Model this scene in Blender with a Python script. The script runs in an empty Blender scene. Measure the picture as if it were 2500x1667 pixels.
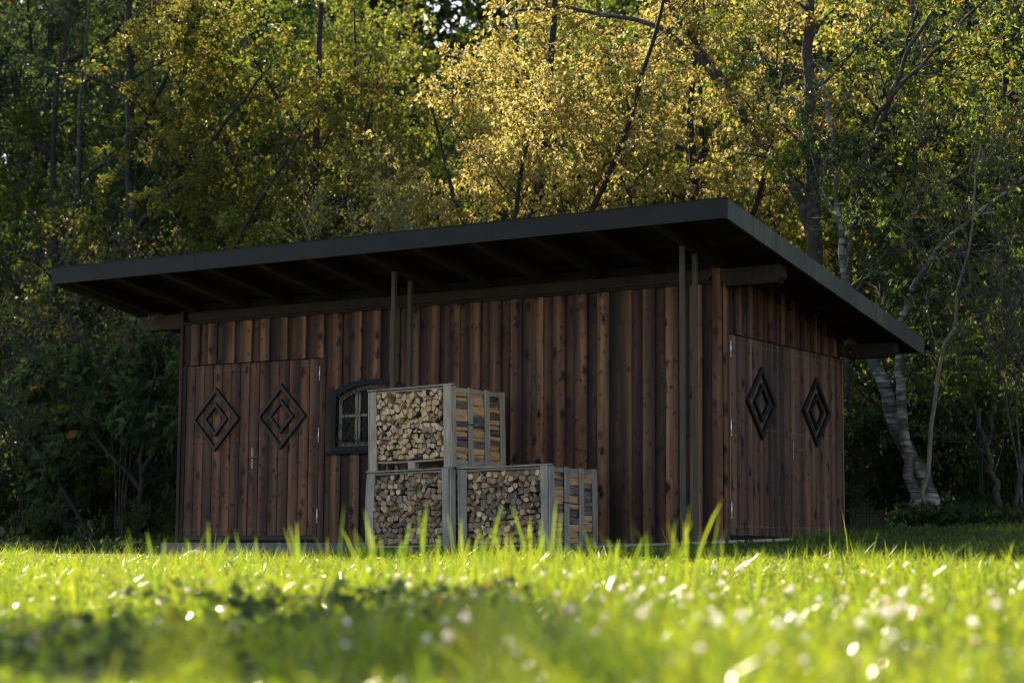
import bpy, math, random
import numpy as np
from math import radians as R, sin, cos, pi

SC = bpy.context.scene
COL = SC.collection
rng = np.random.default_rng(7)
random.seed(7)

# ------------------------------------------------------------------ camera
CAM = np.array([9.0614, -18.225, -0.2656])
YAW, PITCH, ROLL = 0.5705, 0.112, -0.0067
cam = bpy.data.cameras.new('camera')
co = bpy.data.objects.new('camera', cam); COL.objects.link(co)
co.location = CAM
from mathutils import Matrix, Vector
co.rotation_euler = (Matrix.Rotation(YAW, 4, 'Z') @ Matrix.Rotation(pi/2 + PITCH, 4, 'X')
                     @ Matrix.Rotation(-ROLL, 4, 'Z')).to_euler()
cam.sensor_width = 36.0
cam.lens = 4723.0 / 2500 * 36
cam.clip_start = 0.05; cam.clip_end = 2000
cam.dof.use_dof = True
cam.dof.focus_distance = 21.0
cam.dof.aperture_fstop = 1.8
cam.dof.aperture_blades = 0
SC.camera = co

# ------------------------------------------------------------------ light
SUN_AZ, SUN_EL = R(-58), R(36)          # azimuth from +Y, negative towards -X
w = bpy.data.worlds.new('World'); SC.world = w; w.use_nodes = True
nt = w.node_tree
sky = nt.nodes.new('ShaderNodeTexSky'); sky.sky_type = 'NISHITA'; sky.sun_disc = False
sky.sun_elevation = SUN_EL; sky.sun_rotation = SUN_AZ
nt.links.new(sky.outputs[0], nt.nodes['Background'].inputs[0])
nt.nodes['Background'].inputs[1].default_value = 0.13
sl = bpy.data.lights.new('sun', 'SUN'); sl.energy = 5.0; sl.angle = R(0.5); sl.color = (1.0, 0.9, 0.74)
so = bpy.data.objects.new('sun', sl); COL.objects.link(so); so.location = (-20, 12, 20)
sd = Vector((sin(SUN_AZ)*cos(SUN_EL), cos(SUN_AZ)*cos(SUN_EL), sin(SUN_EL)))
so.rotation_euler = sd.to_track_quat('Z', 'Y').to_euler()
SC.view_settings.view_transform = 'Standard'; SC.view_settings.look = 'None'
SC.view_settings.exposure = 1.28; SC.view_settings.gamma = 1.0
SC.view_settings.use_curve_mapping = False
SC.view_settings.use_white_balance = True                      # camera balanced for open shade
SC.view_settings.white_balance_temperature = 7300; SC.view_settings.white_balance_tint = 16
SC.render.engine = 'CYCLES'
cy = SC.cycles
cy.max_bounces = 4; cy.diffuse_bounces = 3; cy.glossy_bounces = 2; cy.transmission_bounces = 3
cy.transparent_max_bounces = 4; cy.sample_clamp_indirect = 4.0
cy.use_denoising = True
cy.filter_width = 1.0

# ------------------------------------------------------------------ helpers
def tag(o, label=None, cat=None, group=None, kind=None):
    if label: o['label'] = label
    if cat: o['category'] = cat
    if group: o['group'] = group
    if kind: o['kind'] = kind
    return o

def empty(name, loc=(0, 0, 0), rot=(0, 0, 0), parent=None):
    o = bpy.data.objects.new(name, None); COL.objects.link(o)
    o.location = loc; o.rotation_euler = rot; o.empty_display_size = .1
    if parent: o.parent = parent
    return o

class MB:
    """collects verts and faces, then links ONE mesh object"""
    def __init__(s): s.v = []; s.f = []; s.m = []; s.n = 0
    def add(s, verts, faces, mat=0):
        verts = np.asarray(verts, float).reshape(-1, 3)
        s.v.append(verts)
        for f in faces:
            s.f.append(tuple(int(i) + s.n for i in f)); s.m.append(mat)
        s.n += len(verts); return s
    def box(s, x0, x1, y0, y1, z0, z1, mat=0):
        v = [(x, y, z) for z in (z0, z1) for y in (y0, y1) for x in (x0, x1)]
        return s.add(v, [(0, 2, 3, 1), (4, 5, 7, 6), (0, 1, 5, 4), (2, 6, 7, 3), (0, 4, 6, 2), (1, 3, 7, 5)], mat)
    def prism(s, prof, axis, a0, a1, mat=0, capmat=None):
        """extrude a 2D profile along axis 0,1,2; profile gives the other two coords in order"""
        n = len(prof); V = []
        for a in (a0, a1):
            for p in prof:
                q = [0, 0, 0]; o = [i for i in range(3) if i != axis]
                q[o[0]], q[o[1]] = p; q[axis] = a; V.append(q)
        F = [(i, (i+1) % n, n+(i+1) % n, n+i) for i in range(n)]
        s.add(V, F, mat)
        base = s.n - 2*n
        s.f.append(tuple(base+i for i in range(n))[::-1]); s.m.append(mat if capmat is None else capmat)
        s.f.append(tuple(base+n+i for i in range(n))); s.m.append(mat if capmat is None else capmat)
        return s
    def cbox(s, x0, x1, y0, y1, z0, z1, c=.004, axis=2, mat=0):
        """box whose four edges along `axis` are chamfered"""
        b = [(x0, x1), (y0, y1), (z0, z1)]; o = [i for i in range(3) if i != axis]
        (p0, p1), (q0, q1) = b[o[0]], b[o[1]]
        prof = [(p0+c, q0), (p1-c, q0), (p1, q0+c), (p1, q1-c), (p1-c, q1), (p0+c, q1), (p0, q1-c), (p0, q0+c)]
        return s.prism(prof, axis, b[axis][0], b[axis][1], mat)
    def tube(s, pts, rad, k=6, mat=0, cap=True):
        v, f = tube_vf(pts, rad, k); s.add(v, f, mat)
        if cap:
            b = s.n - len(v)
            s.f.append(tuple(b+i for i in range(k))[::-1]); s.m.append(mat)
            s.f.append(tuple(s.n-k+i for i in range(k))); s.m.append(mat)
        return s
    def build(s, name, mats, parent=None, smooth=False, loc=(0, 0, 0), rot=(0, 0, 0), auto=None):
        me = bpy.data.meshes.new(name)
        v = np.concatenate(s.v) if s.v else np.zeros((0, 3))
        me.from_pydata(v.tolist(), [], s.f)
        if not isinstance(mats, (list, tuple)): mats = [mats]
        for m in mats: me.materials.append(m)
        if len(mats) > 1: me.polygons.foreach_set('material_index', s.m)
        import bmesh
        bm = bmesh.new(); bm.from_mesh(me); bmesh.ops.recalc_face_normals(bm, faces=bm.faces); bm.to_mesh(me); bm.free()
        if smooth: me.polygons.foreach_set('use_smooth', [True]*len(me.polygons))
        me.update()
        o = bpy.data.objects.new(name, me); COL.objects.link(o)
        o.location = loc; o.rotation_euler = rot
        if parent: o.parent = parent
        return o

def tube_vf(pts, rad, k):
    pts = np.asarray(pts, float); n = len(pts)
    rad = np.broadcast_to(np.asarray(rad, float), (n,))
    t = np.gradient(pts, axis=0); t /= np.linalg.norm(t, axis=1)[:, None] + 1e-9
    ref = np.array([0.31, 0.17, 0.93]) if abs(t[0] @ np.array([.31, .17, .93])) < .9 else np.array([1., 0, 0])
    a = np.cross(t, ref); a /= np.linalg.norm(a, axis=1)[:, None] + 1e-9
    b = np.cross(t, a)
    th = np.arange(k)*2*pi/k
    V = pts[:, None, :] + rad[:, None, None]*(np.cos(th)[None, :, None]*a[:, None, :] + np.sin(th)[None, :, None]*b[:, None, :])
    i = np.arange(k); j = (i+1) % k
    F = []
    for q in range(n-1):
        F.append(np.stack([q*k+i, q*k+j, (q+1)*k+j, (q+1)*k+i], 1))
    return V.reshape(-1, 3), np.concatenate(F)

def fast_mesh(name, V, Q, mat, smooth=False, parent=None, T=None):
    """numpy mesh of quads Q and triangles T"""
    me = bpy.data.meshes.new(name)
    Q = np.zeros((0, 4), int) if Q is None else Q
    T = np.zeros((0, 3), int) if T is None else T
    nl = Q.size + T.size; npoly = len(Q) + len(T)
    me.vertices.add(len(V)); me.vertices.foreach_set('co', np.asarray(V, np.float32).ravel())
    me.loops.add(nl); me.loops.foreach_set('vertex_index', np.concatenate([Q.ravel(), T.ravel()]).astype(np.int32))
    me.polygons.add(npoly)
    st = np.concatenate([np.arange(len(Q))*4, Q.size + np.arange(len(T))*3]).astype(np.int32)
    me.polygons.foreach_set('loop_start', st)
    me.polygons.foreach_set('loop_total', np.concatenate([np.full(len(Q), 4), np.full(len(T), 3)]).astype(np.int32))
    me.polygons.foreach_set('use_smooth', np.full(npoly, smooth))
    me.materials.append(mat); me.update(calc_edges=True)
    o = bpy.data.objects.new(name, me); COL.objects.link(o)
    if parent: o.parent = parent
    return o

# ------------------------------------------------------------------ materials
def new_mat(name):
    m = bpy.data.materials.new(name); m.use_nodes = True
    n = m.node_tree.nodes; l = m.node_tree.links
    return m, n, l, n['Principled BSDF']

def N(n, typ, **kw):
    x = n.new(typ)
    for k, v in kw.items(): setattr(x, k, v)
    return x

def ramp(n, stops, interp='LINEAR'):
    r = n.new('ShaderNodeValToRGB'); e = r.color_ramp; e.interpolation = interp
    while len(e.elements) < len(stops): e.elements.new(0.5)
    for el, (p, c) in zip(e.elements, stops):
        el.position = p; el.color = (*c, 1) if len(c) == 3 else c
    return r

def math_node(n, l, op, a, b=None, clamp=False):
    x = n.new('ShaderNodeMath'); x.operation = op; x.use_clamp = clamp
    for i, q in enumerate((a, b)):
        if q is None: continue
        if isinstance(q, (int, float)): x.inputs[i].default_value = q
        else: l.new(q, x.inputs[i])
    return x.outputs[0]

def mixc(n, l, fac, a, b, mode='MIX'):
    x = n.new('ShaderNodeMix'); x.data_type = 'RGBA'; x.blend_type = mode
    for s, q in ((x.inputs[0], fac), (x.inputs[6], a), (x.inputs[7], b)):
        if isinstance(q, (int, float)): s.default_value = q
        elif isinstance(q, tuple): s.default_value = (*q, 1)
        else: l.new(q, s)
    return x.outputs[2]

def noise(n, l, vec, scale, detail=3, rough=.55, dims='3D', distort=0):
    x = n.new('ShaderNodeTexNoise'); x.inputs['Scale'].default_value = scale
    x.inputs['Detail'].default_value = detail; x.inputs['Roughness'].default_value = rough
    x.inputs['Distortion'].default_value = distort
    if vec is not None: l.new(vec, x.inputs['Vector'])
    return x.outputs['Fac']

def obj_vec(n, l, scale=(1, 1, 1), rnd=True):
    tc = n.new('ShaderNodeTexCoord'); mp = n.new('ShaderNodeMapping')
    l.new(tc.outputs['Object'], mp.inputs['Vector']); mp.inputs['Scale'].default_value = scale
    if rnd:
        oi = n.new('ShaderNodeObjectInfo'); c = n.new('ShaderNodeCombineXYZ')
        l.new(math_node(n, l, 'MULTIPLY', oi.outputs['Random'], 37.0), c.inputs[0])
        l.new(math_node(n, l, 'MULTIPLY', oi.outputs['Random'], 91.0), c.inputs[1])
        l.new(math_node(n, l, 'MULTIPLY', oi.outputs['Random'], 173.0), c.inputs[2])
        l.new(c.outputs[0], mp.inputs['Location'])
    return mp.outputs[0], tc

def bump(n, l, h, strength, dist, bsdf):
    b = n.new('ShaderNodeBump'); b.inputs['Strength'].default_value = strength
    b.inputs['Distance'].default_value = dist; l.new(h, b.inputs['Height']); l.new(b.outputs[0], bsdf.inputs['Normal'])

def wood_mat(name, heart, mid, edge, heart_w=.035, knot=.9, dark=.5, rough=.62):
    """stained spruce board; local x across the board, local z along it"""
    m, n, l, p = new_mat(name)
    oi = n.new('ShaderNodeObjectInfo'); rnd = oi.outputs['Random']
    v, tc = obj_vec(n, l, (1, 1, 1))
    sx = n.new('ShaderNodeSeparateXYZ'); l.new(tc.outputs['Object'], sx.inputs[0])
    vg, _ = obj_vec(n, l, (55, 55, 1.6)); fine = noise(n, l, vg, 1.6, 5, .65)
    vl, _ = obj_vec(n, l, (9, 9, .55)); broad = noise(n, l, vl, 1.8, 3, .5)
    vw, _ = obj_vec(n, l, (2, 2, 1.1)); wander = noise(n, l, vw, 1.2, 2, .5)
    cen = math_node(n, l, 'ADD', sx.outputs[0], math_node(n, l, 'MULTIPLY', math_node(n, l, 'SUBTRACT', wander, .5), .07))
    cen = math_node(n, l, 'ADD', cen, math_node(n, l, 'MULTIPLY', math_node(n, l, 'SUBTRACT', rnd, .5), .13))
    h = math_node(n, l, 'DIVIDE', math_node(n, l, 'ABSOLUTE', cen), heart_w)
    h = math_node(n, l, 'ADD', h, math_node(n, l, 'MULTIPLY', math_node(n, l, 'SUBTRACT', fine, .5), 1.5))
    h = math_node(n, l, 'ADD', h, math_node(n, l, 'MULTIPLY', math_node(n, l, 'SUBTRACT', broad, .5), 3.4))
    r1 = ramp(n, [(0, heart), (.45, mid), (1, edge)])
    l.new(math_node(n, l, 'MULTIPLY', h, .5, True), r1.inputs[0])
    col = mixc(n, l, .55, r1.outputs[0], ramp_of(n, l, fine, [(.25, (.45, .45, .45)), (.75, (1.5, 1.5, 1.5))]), 'MULTIPLY')
    # weather bands: whole lengths of a board darker or lighter
    vb, _ = obj_vec(n, l, (1.5, 1.5, .8)); bands = noise(n, l, vb, 1.3, 2, .5)
    col = mixc(n, l, dark, col, ramp_of(n, l, bands, [(.3, (.35, .36, .42)), (.62, (1.15, 1.1, 1.05))]), 'MULTIPLY')
    ob = ramp(n, [(0, (.62, .64, .7)), (.5, (.95, .95, .95)), (1, (1.4, 1.3, 1.2))])
    ow = n.new('ShaderNodeTexWhiteNoise'); ow.noise_dimensions = '1D'; l.new(math_node(n, l, 'MULTIPLY', rnd, 717.), ow.inputs['W'])
    l.new(ow.outputs['Value'], ob.inputs[0]); col = mixc(n, l, 1.0, col, ob.outputs[0], 'MULTIPLY')
    # knots with dark halo, in loose rows
    vk, _ = obj_vec(n, l, (1, .001, 1))
    vd = n.new('ShaderNodeTexNoise'); vd.inputs['Scale'].default_value = 30; vd.inputs['Detail'].default_value = 3
    l.new(vk, vd.inputs['Vector'])
    va = n.new('ShaderNodeVectorMath'); va.operation = 'MULTIPLY_ADD'
    l.new(vd.outputs['Color'], va.inputs[0]); va.inputs[1].default_value = (.10, .0, .06); l.new(vk, va.inputs[2])
    for (s, lo, hi, amt) in (((7.5, .001, 4.2), .13, .36, knot), ((17, .001, 10), .12, .36, knot*.85)):
        mp = n.new('ShaderNodeMapping'); mp.inputs['Scale'].default_value = s; l.new(va.outputs[0], mp.inputs['Vector'])
        vo = n.new('ShaderNodeTexVoronoi'); vo.inputs['Scale'].default_value = 1.0; vo.inputs['Randomness'].default_value = 1.0
        l.new(mp.outputs[0], vo.inputs['Vector'])
        # only some of the cells hold a knot
        cs = n.new('ShaderNodeSeparateColor'); l.new(vo.outputs['Color'], cs.inputs[0])
        on = math_node(n, l, 'GREATER_THAN', cs.outputs[0], .5)
        kr = ramp(n, [(lo, (1, 1, 1)), (hi, (0, 0, 0))]); l.new(vo.outputs['Distance'], kr.inputs[0])
        kf = math_node(n, l, 'MULTIPLY', math_node(n, l, 'MULTIPLY', kr.outputs[0], on), amt)
        col = mixc(n, l, kf, col, (.008, .007, .008))
    l.new(col, p.inputs['Base Color'])
    p.inputs['Roughness'].default_value = rough; p.inputs['Specular IOR Level'].default_value = .16
    bump(n, l, fine, .35, .004, p)
    return m

def ramp_of(n, l, fac, stops):
    r = ramp(n, stops); l.new(fac, r.inputs[0]); return r.outputs[0]

def plain(name, c, rough=.6, metal=0., var=.25, scale=12, spec=.4, stretch=(1, 1, 1), bmp=.15):
    m, n, l, p = new_mat(name)
    v, _ = obj_vec(n, l, stretch); f = noise(n, l, v, scale, 4, .6)
    a = tuple(x*(1-var) for x in c); b = tuple(min(1, x*(1+var)) for x in c)
    l.new(ramp_of(n, l, f, [(.3, a), (.7, b)]), p.inputs['Base Color'])
    p.inputs['Roughness'].default_value = rough; p.inputs['Metallic'].default_value = metal
    p.inputs['Specular IOR Level'].default_value = spec
    if bmp: bump(n, l, f, bmp, .01, p)
    return m

M = {}
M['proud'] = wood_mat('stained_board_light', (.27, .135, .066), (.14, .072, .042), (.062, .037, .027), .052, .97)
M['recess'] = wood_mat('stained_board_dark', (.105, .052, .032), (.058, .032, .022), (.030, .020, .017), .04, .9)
M['door'] = wood_mat('stained_door_board', (.175, .080, .045), (.106, .052, .033), (.05, .029, .023), .05, .92)
M['side'] = wood_mat('stained_side_board', (.24, .112, .050), (.13, .062, .034), (.055, .033, .023), .05, .85, .6)
M['sidedoor'] = wood_mat('stained_side_door_board', (.168, .088, .054), (.120, .066, .043), (.06, .038, .030), .05, .95, .4)
M['beam'] = wood_mat('stained_beam', (.095, .052, .034), (.065, .037, .026), (.038, .025, .02), .06, .5, .4)
M['core'] = plain('wall_board_backing', (.012, .010, .009), .9)
M['black'] = plain('black_painted_wood', (.012, .0105, .0105), .42, spec=.3, var=.4, scale=30, stretch=(1, 1, .2))
M['metalroof'] = plain('anthracite_sheet', (.0185, .0170, .0155), .55, var=.2, scale=3, spec=.18, bmp=.05)
M['bare'] = plain('bare_wood_edge', (.30, .16, .08), .7)
M['hinge'] = plain('galvanised_hinge', (.75, .75, .74), .35, .6, .15)
M['brass'] = plain('weathered_brass', (.15, .17, .15), .4, .6, .4, 60)
M['postmat'] = plain('grey_post', (.075, .057, .040), .85, var=.3, scale=6, stretch=(8, 8, .6))
M['winframe'] = plain('dark_teal_frame', (.006, .011, .014), .55, var=.3, spec=.15)
M['sash'] = plain('cream_sash', (.24, .195, .135), .6, var=.2)
M['iron'] = plain('wrought_iron', (.014, .014, .014), .5, 0, .3, spec=.3)
M['gutter'] = plain('dark_gutter', (.012, .012, .013), .5, 0, .2, spec=.2)
M['straw'] = plain('nest_straw', (.30, .22, .13), .9, var=.4)
M['concrete'] = plain('rough_concrete', (.15, .14, .125), .95, var=.45, scale=45, bmp=.6)
M['strap'] = plain('black_strap', (.012, .012, .012), .5)

def lichen_metal():
    m, n, l, p = new_mat('lichen_streaked_sheet')
    v, _ = obj_vec(n, l, (1, 9, .8), False); f = noise(n, l, v, 2.2, 5, .7)
    v2, _ = obj_vec(n, l, (1, 1, 1), False); g = noise(n, l, v2, 1.1, 2, .5)
    f2 = math_node(n, l, 'MULTIPLY', f, math_node(n, l, 'ADD', g, .45))
    l.new(ramp_of(n, l, f2, [(.34, (.044, .040, .033)), (.54, (.072, .068, .046)), (.74, (.125, .12, .058))]), p.inputs['Base Color'])
    p.inputs['Roughness'].default_value = .6; bump(n, l, f, .1, .01, p)
    return m
M['lichen'] = lichen_metal()

def glass():
    m, n, l, p = new_mat('window_glass')
    p.inputs['Base Color'].default_value = (.004, .006, .006, 1); p.inputs['Roughness'].default_value = .06
    p.inputs['Specular IOR Level'].default_value = .06
    return m
M['glass'] = glass()

def grey_wood(name, c0, c1):
    """weathered, silvered crate wood"""
    m, n, l, p = new_mat(name)
    v, _ = obj_vec(n, l, (40, 40, 2.2)); f = noise(n, l, v, 1.5, 5, .7)
    v2, _ = obj_vec(n, l, (3, 3, 1.5)); g = noise(n, l, v2, 1.7, 3, .6)
    c = mixc(n, l, .7, ramp_of(n, l, g, [(.3, c0), (.7, c1)]), ramp_of(n, l, f, [(.3, (.45, .45, .45)), (.7, (1.3, 1.3, 1.3))]), 'MULTIPLY')
    l.new(c, p.inputs['Base Color']); p.inputs['Roughness'].default_value = .85
    bump(n, l, f, .5, .006, p); return m
M['crate'] = grey_wood('silvered_crate_wood', (.27, .215, .155), (.49, .405, .30))
M['cratelow'] = grey_wood('blue_grey_crate_wood', (.215, .185, .15), (.41, .36, .295))
# crate boards that lie flat are built with their length along local z as well

def log_mats(kind):
    pal = {'fresh': [(0, (.52, .34, .17)), (.35, (.66, .48, .28)), (.7, (.73, .58, .38)), (.88, (.44, .31, .19)), (1, (.26, .20, .15))],
           'grey': [(0, (.13, .10, .08)), (.35, (.25, .19, .145)), (.6, (.40, .28, .18)), (.8, (.20, .18, .16)), (1, (.50, .38, .25))]}[kind]
    out = []
    for part in ('end', 'side'):
        m, n, l, p = new_mat('firewood_%s_%s' % (kind, part))
        oi = n.new('ShaderNodeObjectInfo'); ge = n.new('ShaderNodeNewGeometry')
        rr = math_node(n, l, 'FRACT', math_node(n, l, 'ADD', math_node(n, l, 'MULTIPLY', oi.outputs['Random'], 7.13), math_node(n, l, 'MULTIPLY', ge.outputs['Random Per Island'], 5.7)))
        c = ramp_of(n, l, rr, pal)
        tc = n.new('ShaderNodeTexCoord'); cb = n.new('ShaderNodeVectorMath'); cb.operation = 'ADD'
        l.new(tc.outputs['Object'], cb.inputs[0]); cc = n.new('ShaderNodeCombineXYZ')
        l.new(math_node(n, l, 'MULTIPLY', rr, 50.), cc.inputs[0]); l.new(math_node(n, l, 'MULTIPLY', rr, 31.), cc.inputs[2])
        l.new(cc.outputs[0], cb.inputs[1])
        mp = n.new('ShaderNodeMapping'); l.new(cb.outputs[0], mp.inputs['Vector'])
        if part == 'end':
            mp.inputs['Scale'].default_value = (60, 6, 60); f = noise(n, l, mp.outputs[0], 1.0, 4, .7)
            c = mixc(n, l, .75, c, ramp_of(n, l, f, [(.3, (.5, .47, .44)), (.65, (1.25, 1.2, 1.15))]), 'MULTIPLY')
        else:
            mp.inputs['Scale'].default_value = (70, 7, 70); f = noise(n, l, mp.outputs[0], .8, 4, .7)
            bark = ramp_of(n, l, f, [(.35, (.05, .04, .03)), (.55, (.16, .135, .11)), (.75, (.42, .39, .35))])
            sel = math_node(n, l, 'GREATER_THAN', math_node(n, l, 'FRACT', math_node(n, l, 'MULTIPLY', rr, 13.7)), .66)
            split = mixc(n, l, .8, mixc(n, l, .7, c, (.72, .41, .17)), ramp_of(n, l, f, [(.3, (.45, .42, .4)), (.7, (1.2, 1.15, 1.1))]), 'MULTIPLY')  # split wood raised towards gold; a sunlit look worked into the colour
            c = mixc(n, l, sel, split, bark)
        l.new(c, p.inputs['Base Color']); p.inputs['Roughness'].default_value = .85
        bump(n, l, f, .5, .006, p)
        out.append(m)
    return out
LOGM = {'fresh': log_mats('fresh'), 'grey': log_mats('grey')}

def leaf_mat(name, refl, trans, fac=.5, rough=.5, spec=.22):
    """refl / trans: ramp stops read by a random number per leaf"""
    m, n, l, p = new_mat(name)
    ge = n.new('ShaderNodeNewGeometry'); r = ge.outputs['Random Per Island']
    a = ramp_of(n, l, r, refl); b = ramp_of(n, l, r, trans)
    l.new(a, p.inputs['Base Color']); p.inputs['Roughness'].default_value = rough
    p.inputs['Specular IOR Level'].default_value = spec
    t = n.new('ShaderNodeBsdfTranslucent'); l.new(b, t.inputs[0])
    mx = n.new('ShaderNodeMixShader'); mx.inputs[0].default_value = fac
    l.new(p.outputs[0], mx.inputs[1]); l.new(t.outputs[0], mx.inputs[2])
    l.new(mx.outputs[0], n['Material Output'].inputs[0])
    return m

def leafset(name, cols, orange=.04, k=2.6, **kw):
    """cols: list of reflective colours; transmitted light is brighter and yellower"""
    st = [(i/(len(cols)-1)*(1-orange*1.5), c) for i, c in enumerate(cols)] + [(1-orange, (.16, .085, .012)), (1, (.13, .05, .01))]
    tr = [(p, (min(.75, c[0]*k*1.12), min(.75, c[1]*k), c[2]*k*1.1)) for p, c in st]
    return leaf_mat(name, st, tr, **kw)
M['leaf_green'] = leafset('leaves_green', [(.030, .060, .010), (.055, .092, .012), (.075, .110, .012), (.045, .082, .012)], .012, 2.9)
M['leaf_lime'] = leafset('leaves_yellow_green', [(.050, .090, .010), (.090, .125, .013), (.135, .150, .018), (.070, .110, .012)], .025, 2.9)
M['leaf_olive'] = leafset('leaves_olive', [(.040, .062, .010), (.075, .092, .012), (.12, .125, .016), (.05, .072, .011)], .045, 2.9)
M['leaf_gold'] = leafset('leaves_golden', [(.125, .135, .022), (.205, .195, .045), (.28, .24, .08), (.15, .155, .026)], .04, 2.75)
M['leaf_dark'] = leafset('leaves_dark_and_shaded', [(.018, .038, .012), (.028, .052, .015), (.035, .06, .014), (.022, .045, .014)], .01, 2.2)  # real dark foliage, and shade put into colour on dim trees and bushes
M['leaf_far'] = leafset('leaves_far', [(.02, .036, .010), (.035, .05, .011), (.028, .045, .010)], .01, 2.0, rough=.8, spec=.1)
M['grass'] = leafset('grass_blades', [(.050, .100, .007), (.075, .125, .007), (.115, .148, .008), (.058, .110, .007)], .006, 3.3, fac=.55, rough=.24, spec=.6)
M['grass_shade'] = leafset('bank_leaves_shaded', [(.028, .055, .014), (.04, .072, .015), (.05, .08, .014), (.033, .06, .014)], .01, 2.3)  # darker copy of the grass; the bank's shade is in the colour

def bark_mat(name, c0, c1, c2, sc=(14, 14, 3)):
    m, n, l, p = new_mat(name)
    v, _ = obj_vec(n, l, sc); f = noise(n, l, v, 1.5, 5, .7)
    v2, _ = obj_vec(n, l, (5, 5, 5)); g = noise(n, l, v2, 2.0, 3, .6)
    c = mixc(n, l, ramp_of(n, l, g, [(.52, (0, 0, 0)), (.66, (1, 1, 1))]), ramp_of(n, l, f, [(.3, c0), (.7, c1)]), c2)
    l.new(c, p.inputs['Base Color']); p.inputs['Roughness'].default_value = .9; bump(n, l, f, .6, .02, p)
    return m
M['bark'] = bark_mat('grey_brown_bark', (.022, .018, .014), (.06, .048, .036), (.12, .105, .085))
M['barkdark'] = bark_mat('dark_bark', (.012, .010, .008), (.034, .027, .021), (.045, .04, .026))
M['twig'] = bark_mat('pale_twig_bark', (.10, .08, .06), (.22, .18, .13), (.17, .15, .10))

def birch_mat():
    m, n, l, p = new_mat('birch_bark')
    v, _ = obj_vec(n, l, (3.5, 3.5, 26)); f = noise(n, l, v, 1.0, 4, .65)
    v2, _ = obj_vec(n, l, (2.2, 2.2, 3.2)); g = noise(n, l, v2, 1.6, 3, .6)
    c = ramp_of(n, l, f, [(.40, (.02, .017, .014)), (.48, (.12, .105, .085)), (.62, (.30, .27, .22)), (.78, (.40, .37, .31))])
    c = mixc(n, l, ramp_of(n, l, g, [(.46, (0, 0, 0)), (.58, (1, 1, 1))]), c, (.04, .037, .024))
    l.new(c, p.inputs['Base Color']); p.inputs['Roughness'].default_value = .75; bump(n, l, f, .5, .01, p)
    return m
M['birch'] = birch_mat()

def ground_mat():
    m, n, l, p = new_mat('meadow_soil')
    tc = n.new('ShaderNodeTexCoord'); f = noise(n, l, tc.outputs['Object'], 3.0, 6, .7); g = noise(n, l, tc.outputs['Object'], 40.0, 4, .7)
    c = ramp_of(n, l, f, [(.3, (.018, .024, .008)), (.6, (.035, .048, .012)), (.8, (.05, .04, .02))])
    c = mixc(n, l, .6, c, ramp_of(n, l, g, [(.3, (.4, .4, .4)), (.7, (1.4, 1.4, 1.4))]), 'MULTIPLY')
    l.new(c, p.inputs['Base Color']); p.inputs['Roughness'].default_value = .95; bump(n, l, g, .6, .03, p)
    return m
M['ground'] = ground_mat()

# ------------------------------------------------------------------ ground
def sstep(a, b, x):
    t = np.clip((x-a)/(b-a), 0, 1); return t*t*(3-2*t)

def gz(x, y):
    x = np.asarray(x, float); y = np.asarray(y, float)
    z = -.235 - .0255*np.clip(-y-1.0, 0, 22)
    z = z + .24*sstep(-.6, 2.0, x + .25*y)*sstep(-3.2, 1.6, y)          # bank right of the shed
    z = z + .16*sstep(2.0, 6.0, y)
    z = z + .09*np.clip(y-16, 0, 60)                                     # rising wood floor
    z = z + .45*np.clip(y-45, 0, 50)                                     # wooded slope beyond
    z = z + .018*np.sin(1.3*x+.4*y)*np.cos(.9*y-.5*x)*np.clip((y+17)/6, .3, 1)
    return z

def build_ground():
    g = np.unique(np.concatenate([np.linspace(-26, 30, 169), np.linspace(-400, -26, 12), np.linspace(30, 400, 12)]))
    gx = np.unique(np.concatenate([np.linspace(-34, 20, 163), np.linspace(-400, -34, 12), np.linspace(20, 400, 12)]))
    X, Y = np.meshgrid(gx, g); V = np.stack([X, Y, gz(X, Y)], -1).reshape(-1, 3)
    nx = len(gx); i, j = np.meshgrid(np.arange(nx-1), np.arange(len(g)-1)); a = (j*nx+i).ravel()
    o = fast_mesh('ground', V, np.stack([a, a+1, a+nx+1, a+nx], 1), M['ground'], True)
    tag(o, 'meadow ground rising towards the wood behind the shed', kind='structure')
build_ground()

# ------------------------------------------------------------------ shed
XL, YB, HD = -7.57, 3.12, 2.11
SL = .163                                    # roof fall to the back
ZP = 2.79                                    # top of front purlin / underside of rafters at y = 0
shed = empty('shed', (0, 0, 0))
tag(shed, 'dark stained wooden shed with a flat lean-to roof and diamond doors', 'shed')

# walls behind the cladding (hole for the window)
WX0, WX1, WZ0, WZS, WZT = -5.135, -4.021, .985, 1.70, 1.83
core = MB()
core.box(XL+.02, WX0+.04, .012, .07, -.15, 2.9); core.box(WX1-.04, -.012, .012, .07, -.15, 2.9)
core.box(WX0+.04, WX1-.04, .012, .07, -.15, WZ0+.03); core.box(WX0+.04, WX1-.04, .012, .07, WZT+.02, 2.9)
core.box(-.07, -.012, .07, YB, -.15, 2.42); core.box(XL+.02, XL+.07, .07, YB, -.15, 2.42); core.box(XL+.07, -.07, YB-.06, YB, -.15, 2.42)
core.prism([(.07, 2.42), (YB, 2.42), (YB, 2.93-SL*YB), (.07, 2.92)], 0, -.07, -.012)
core.prism([(.07, 2.42), (YB, 2.42), (YB, 2.93-SL*YB), (.07, 2.92)], 0, XL+.02, XL+.07)
core.box(XL+.07, -.07, YB-.06, YB, 2.42, 2.44)
core.box(XL+.08, -.08, .08, YB-.07, -.14, -.12)
core.build('wall', M['core'], shed)

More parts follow.
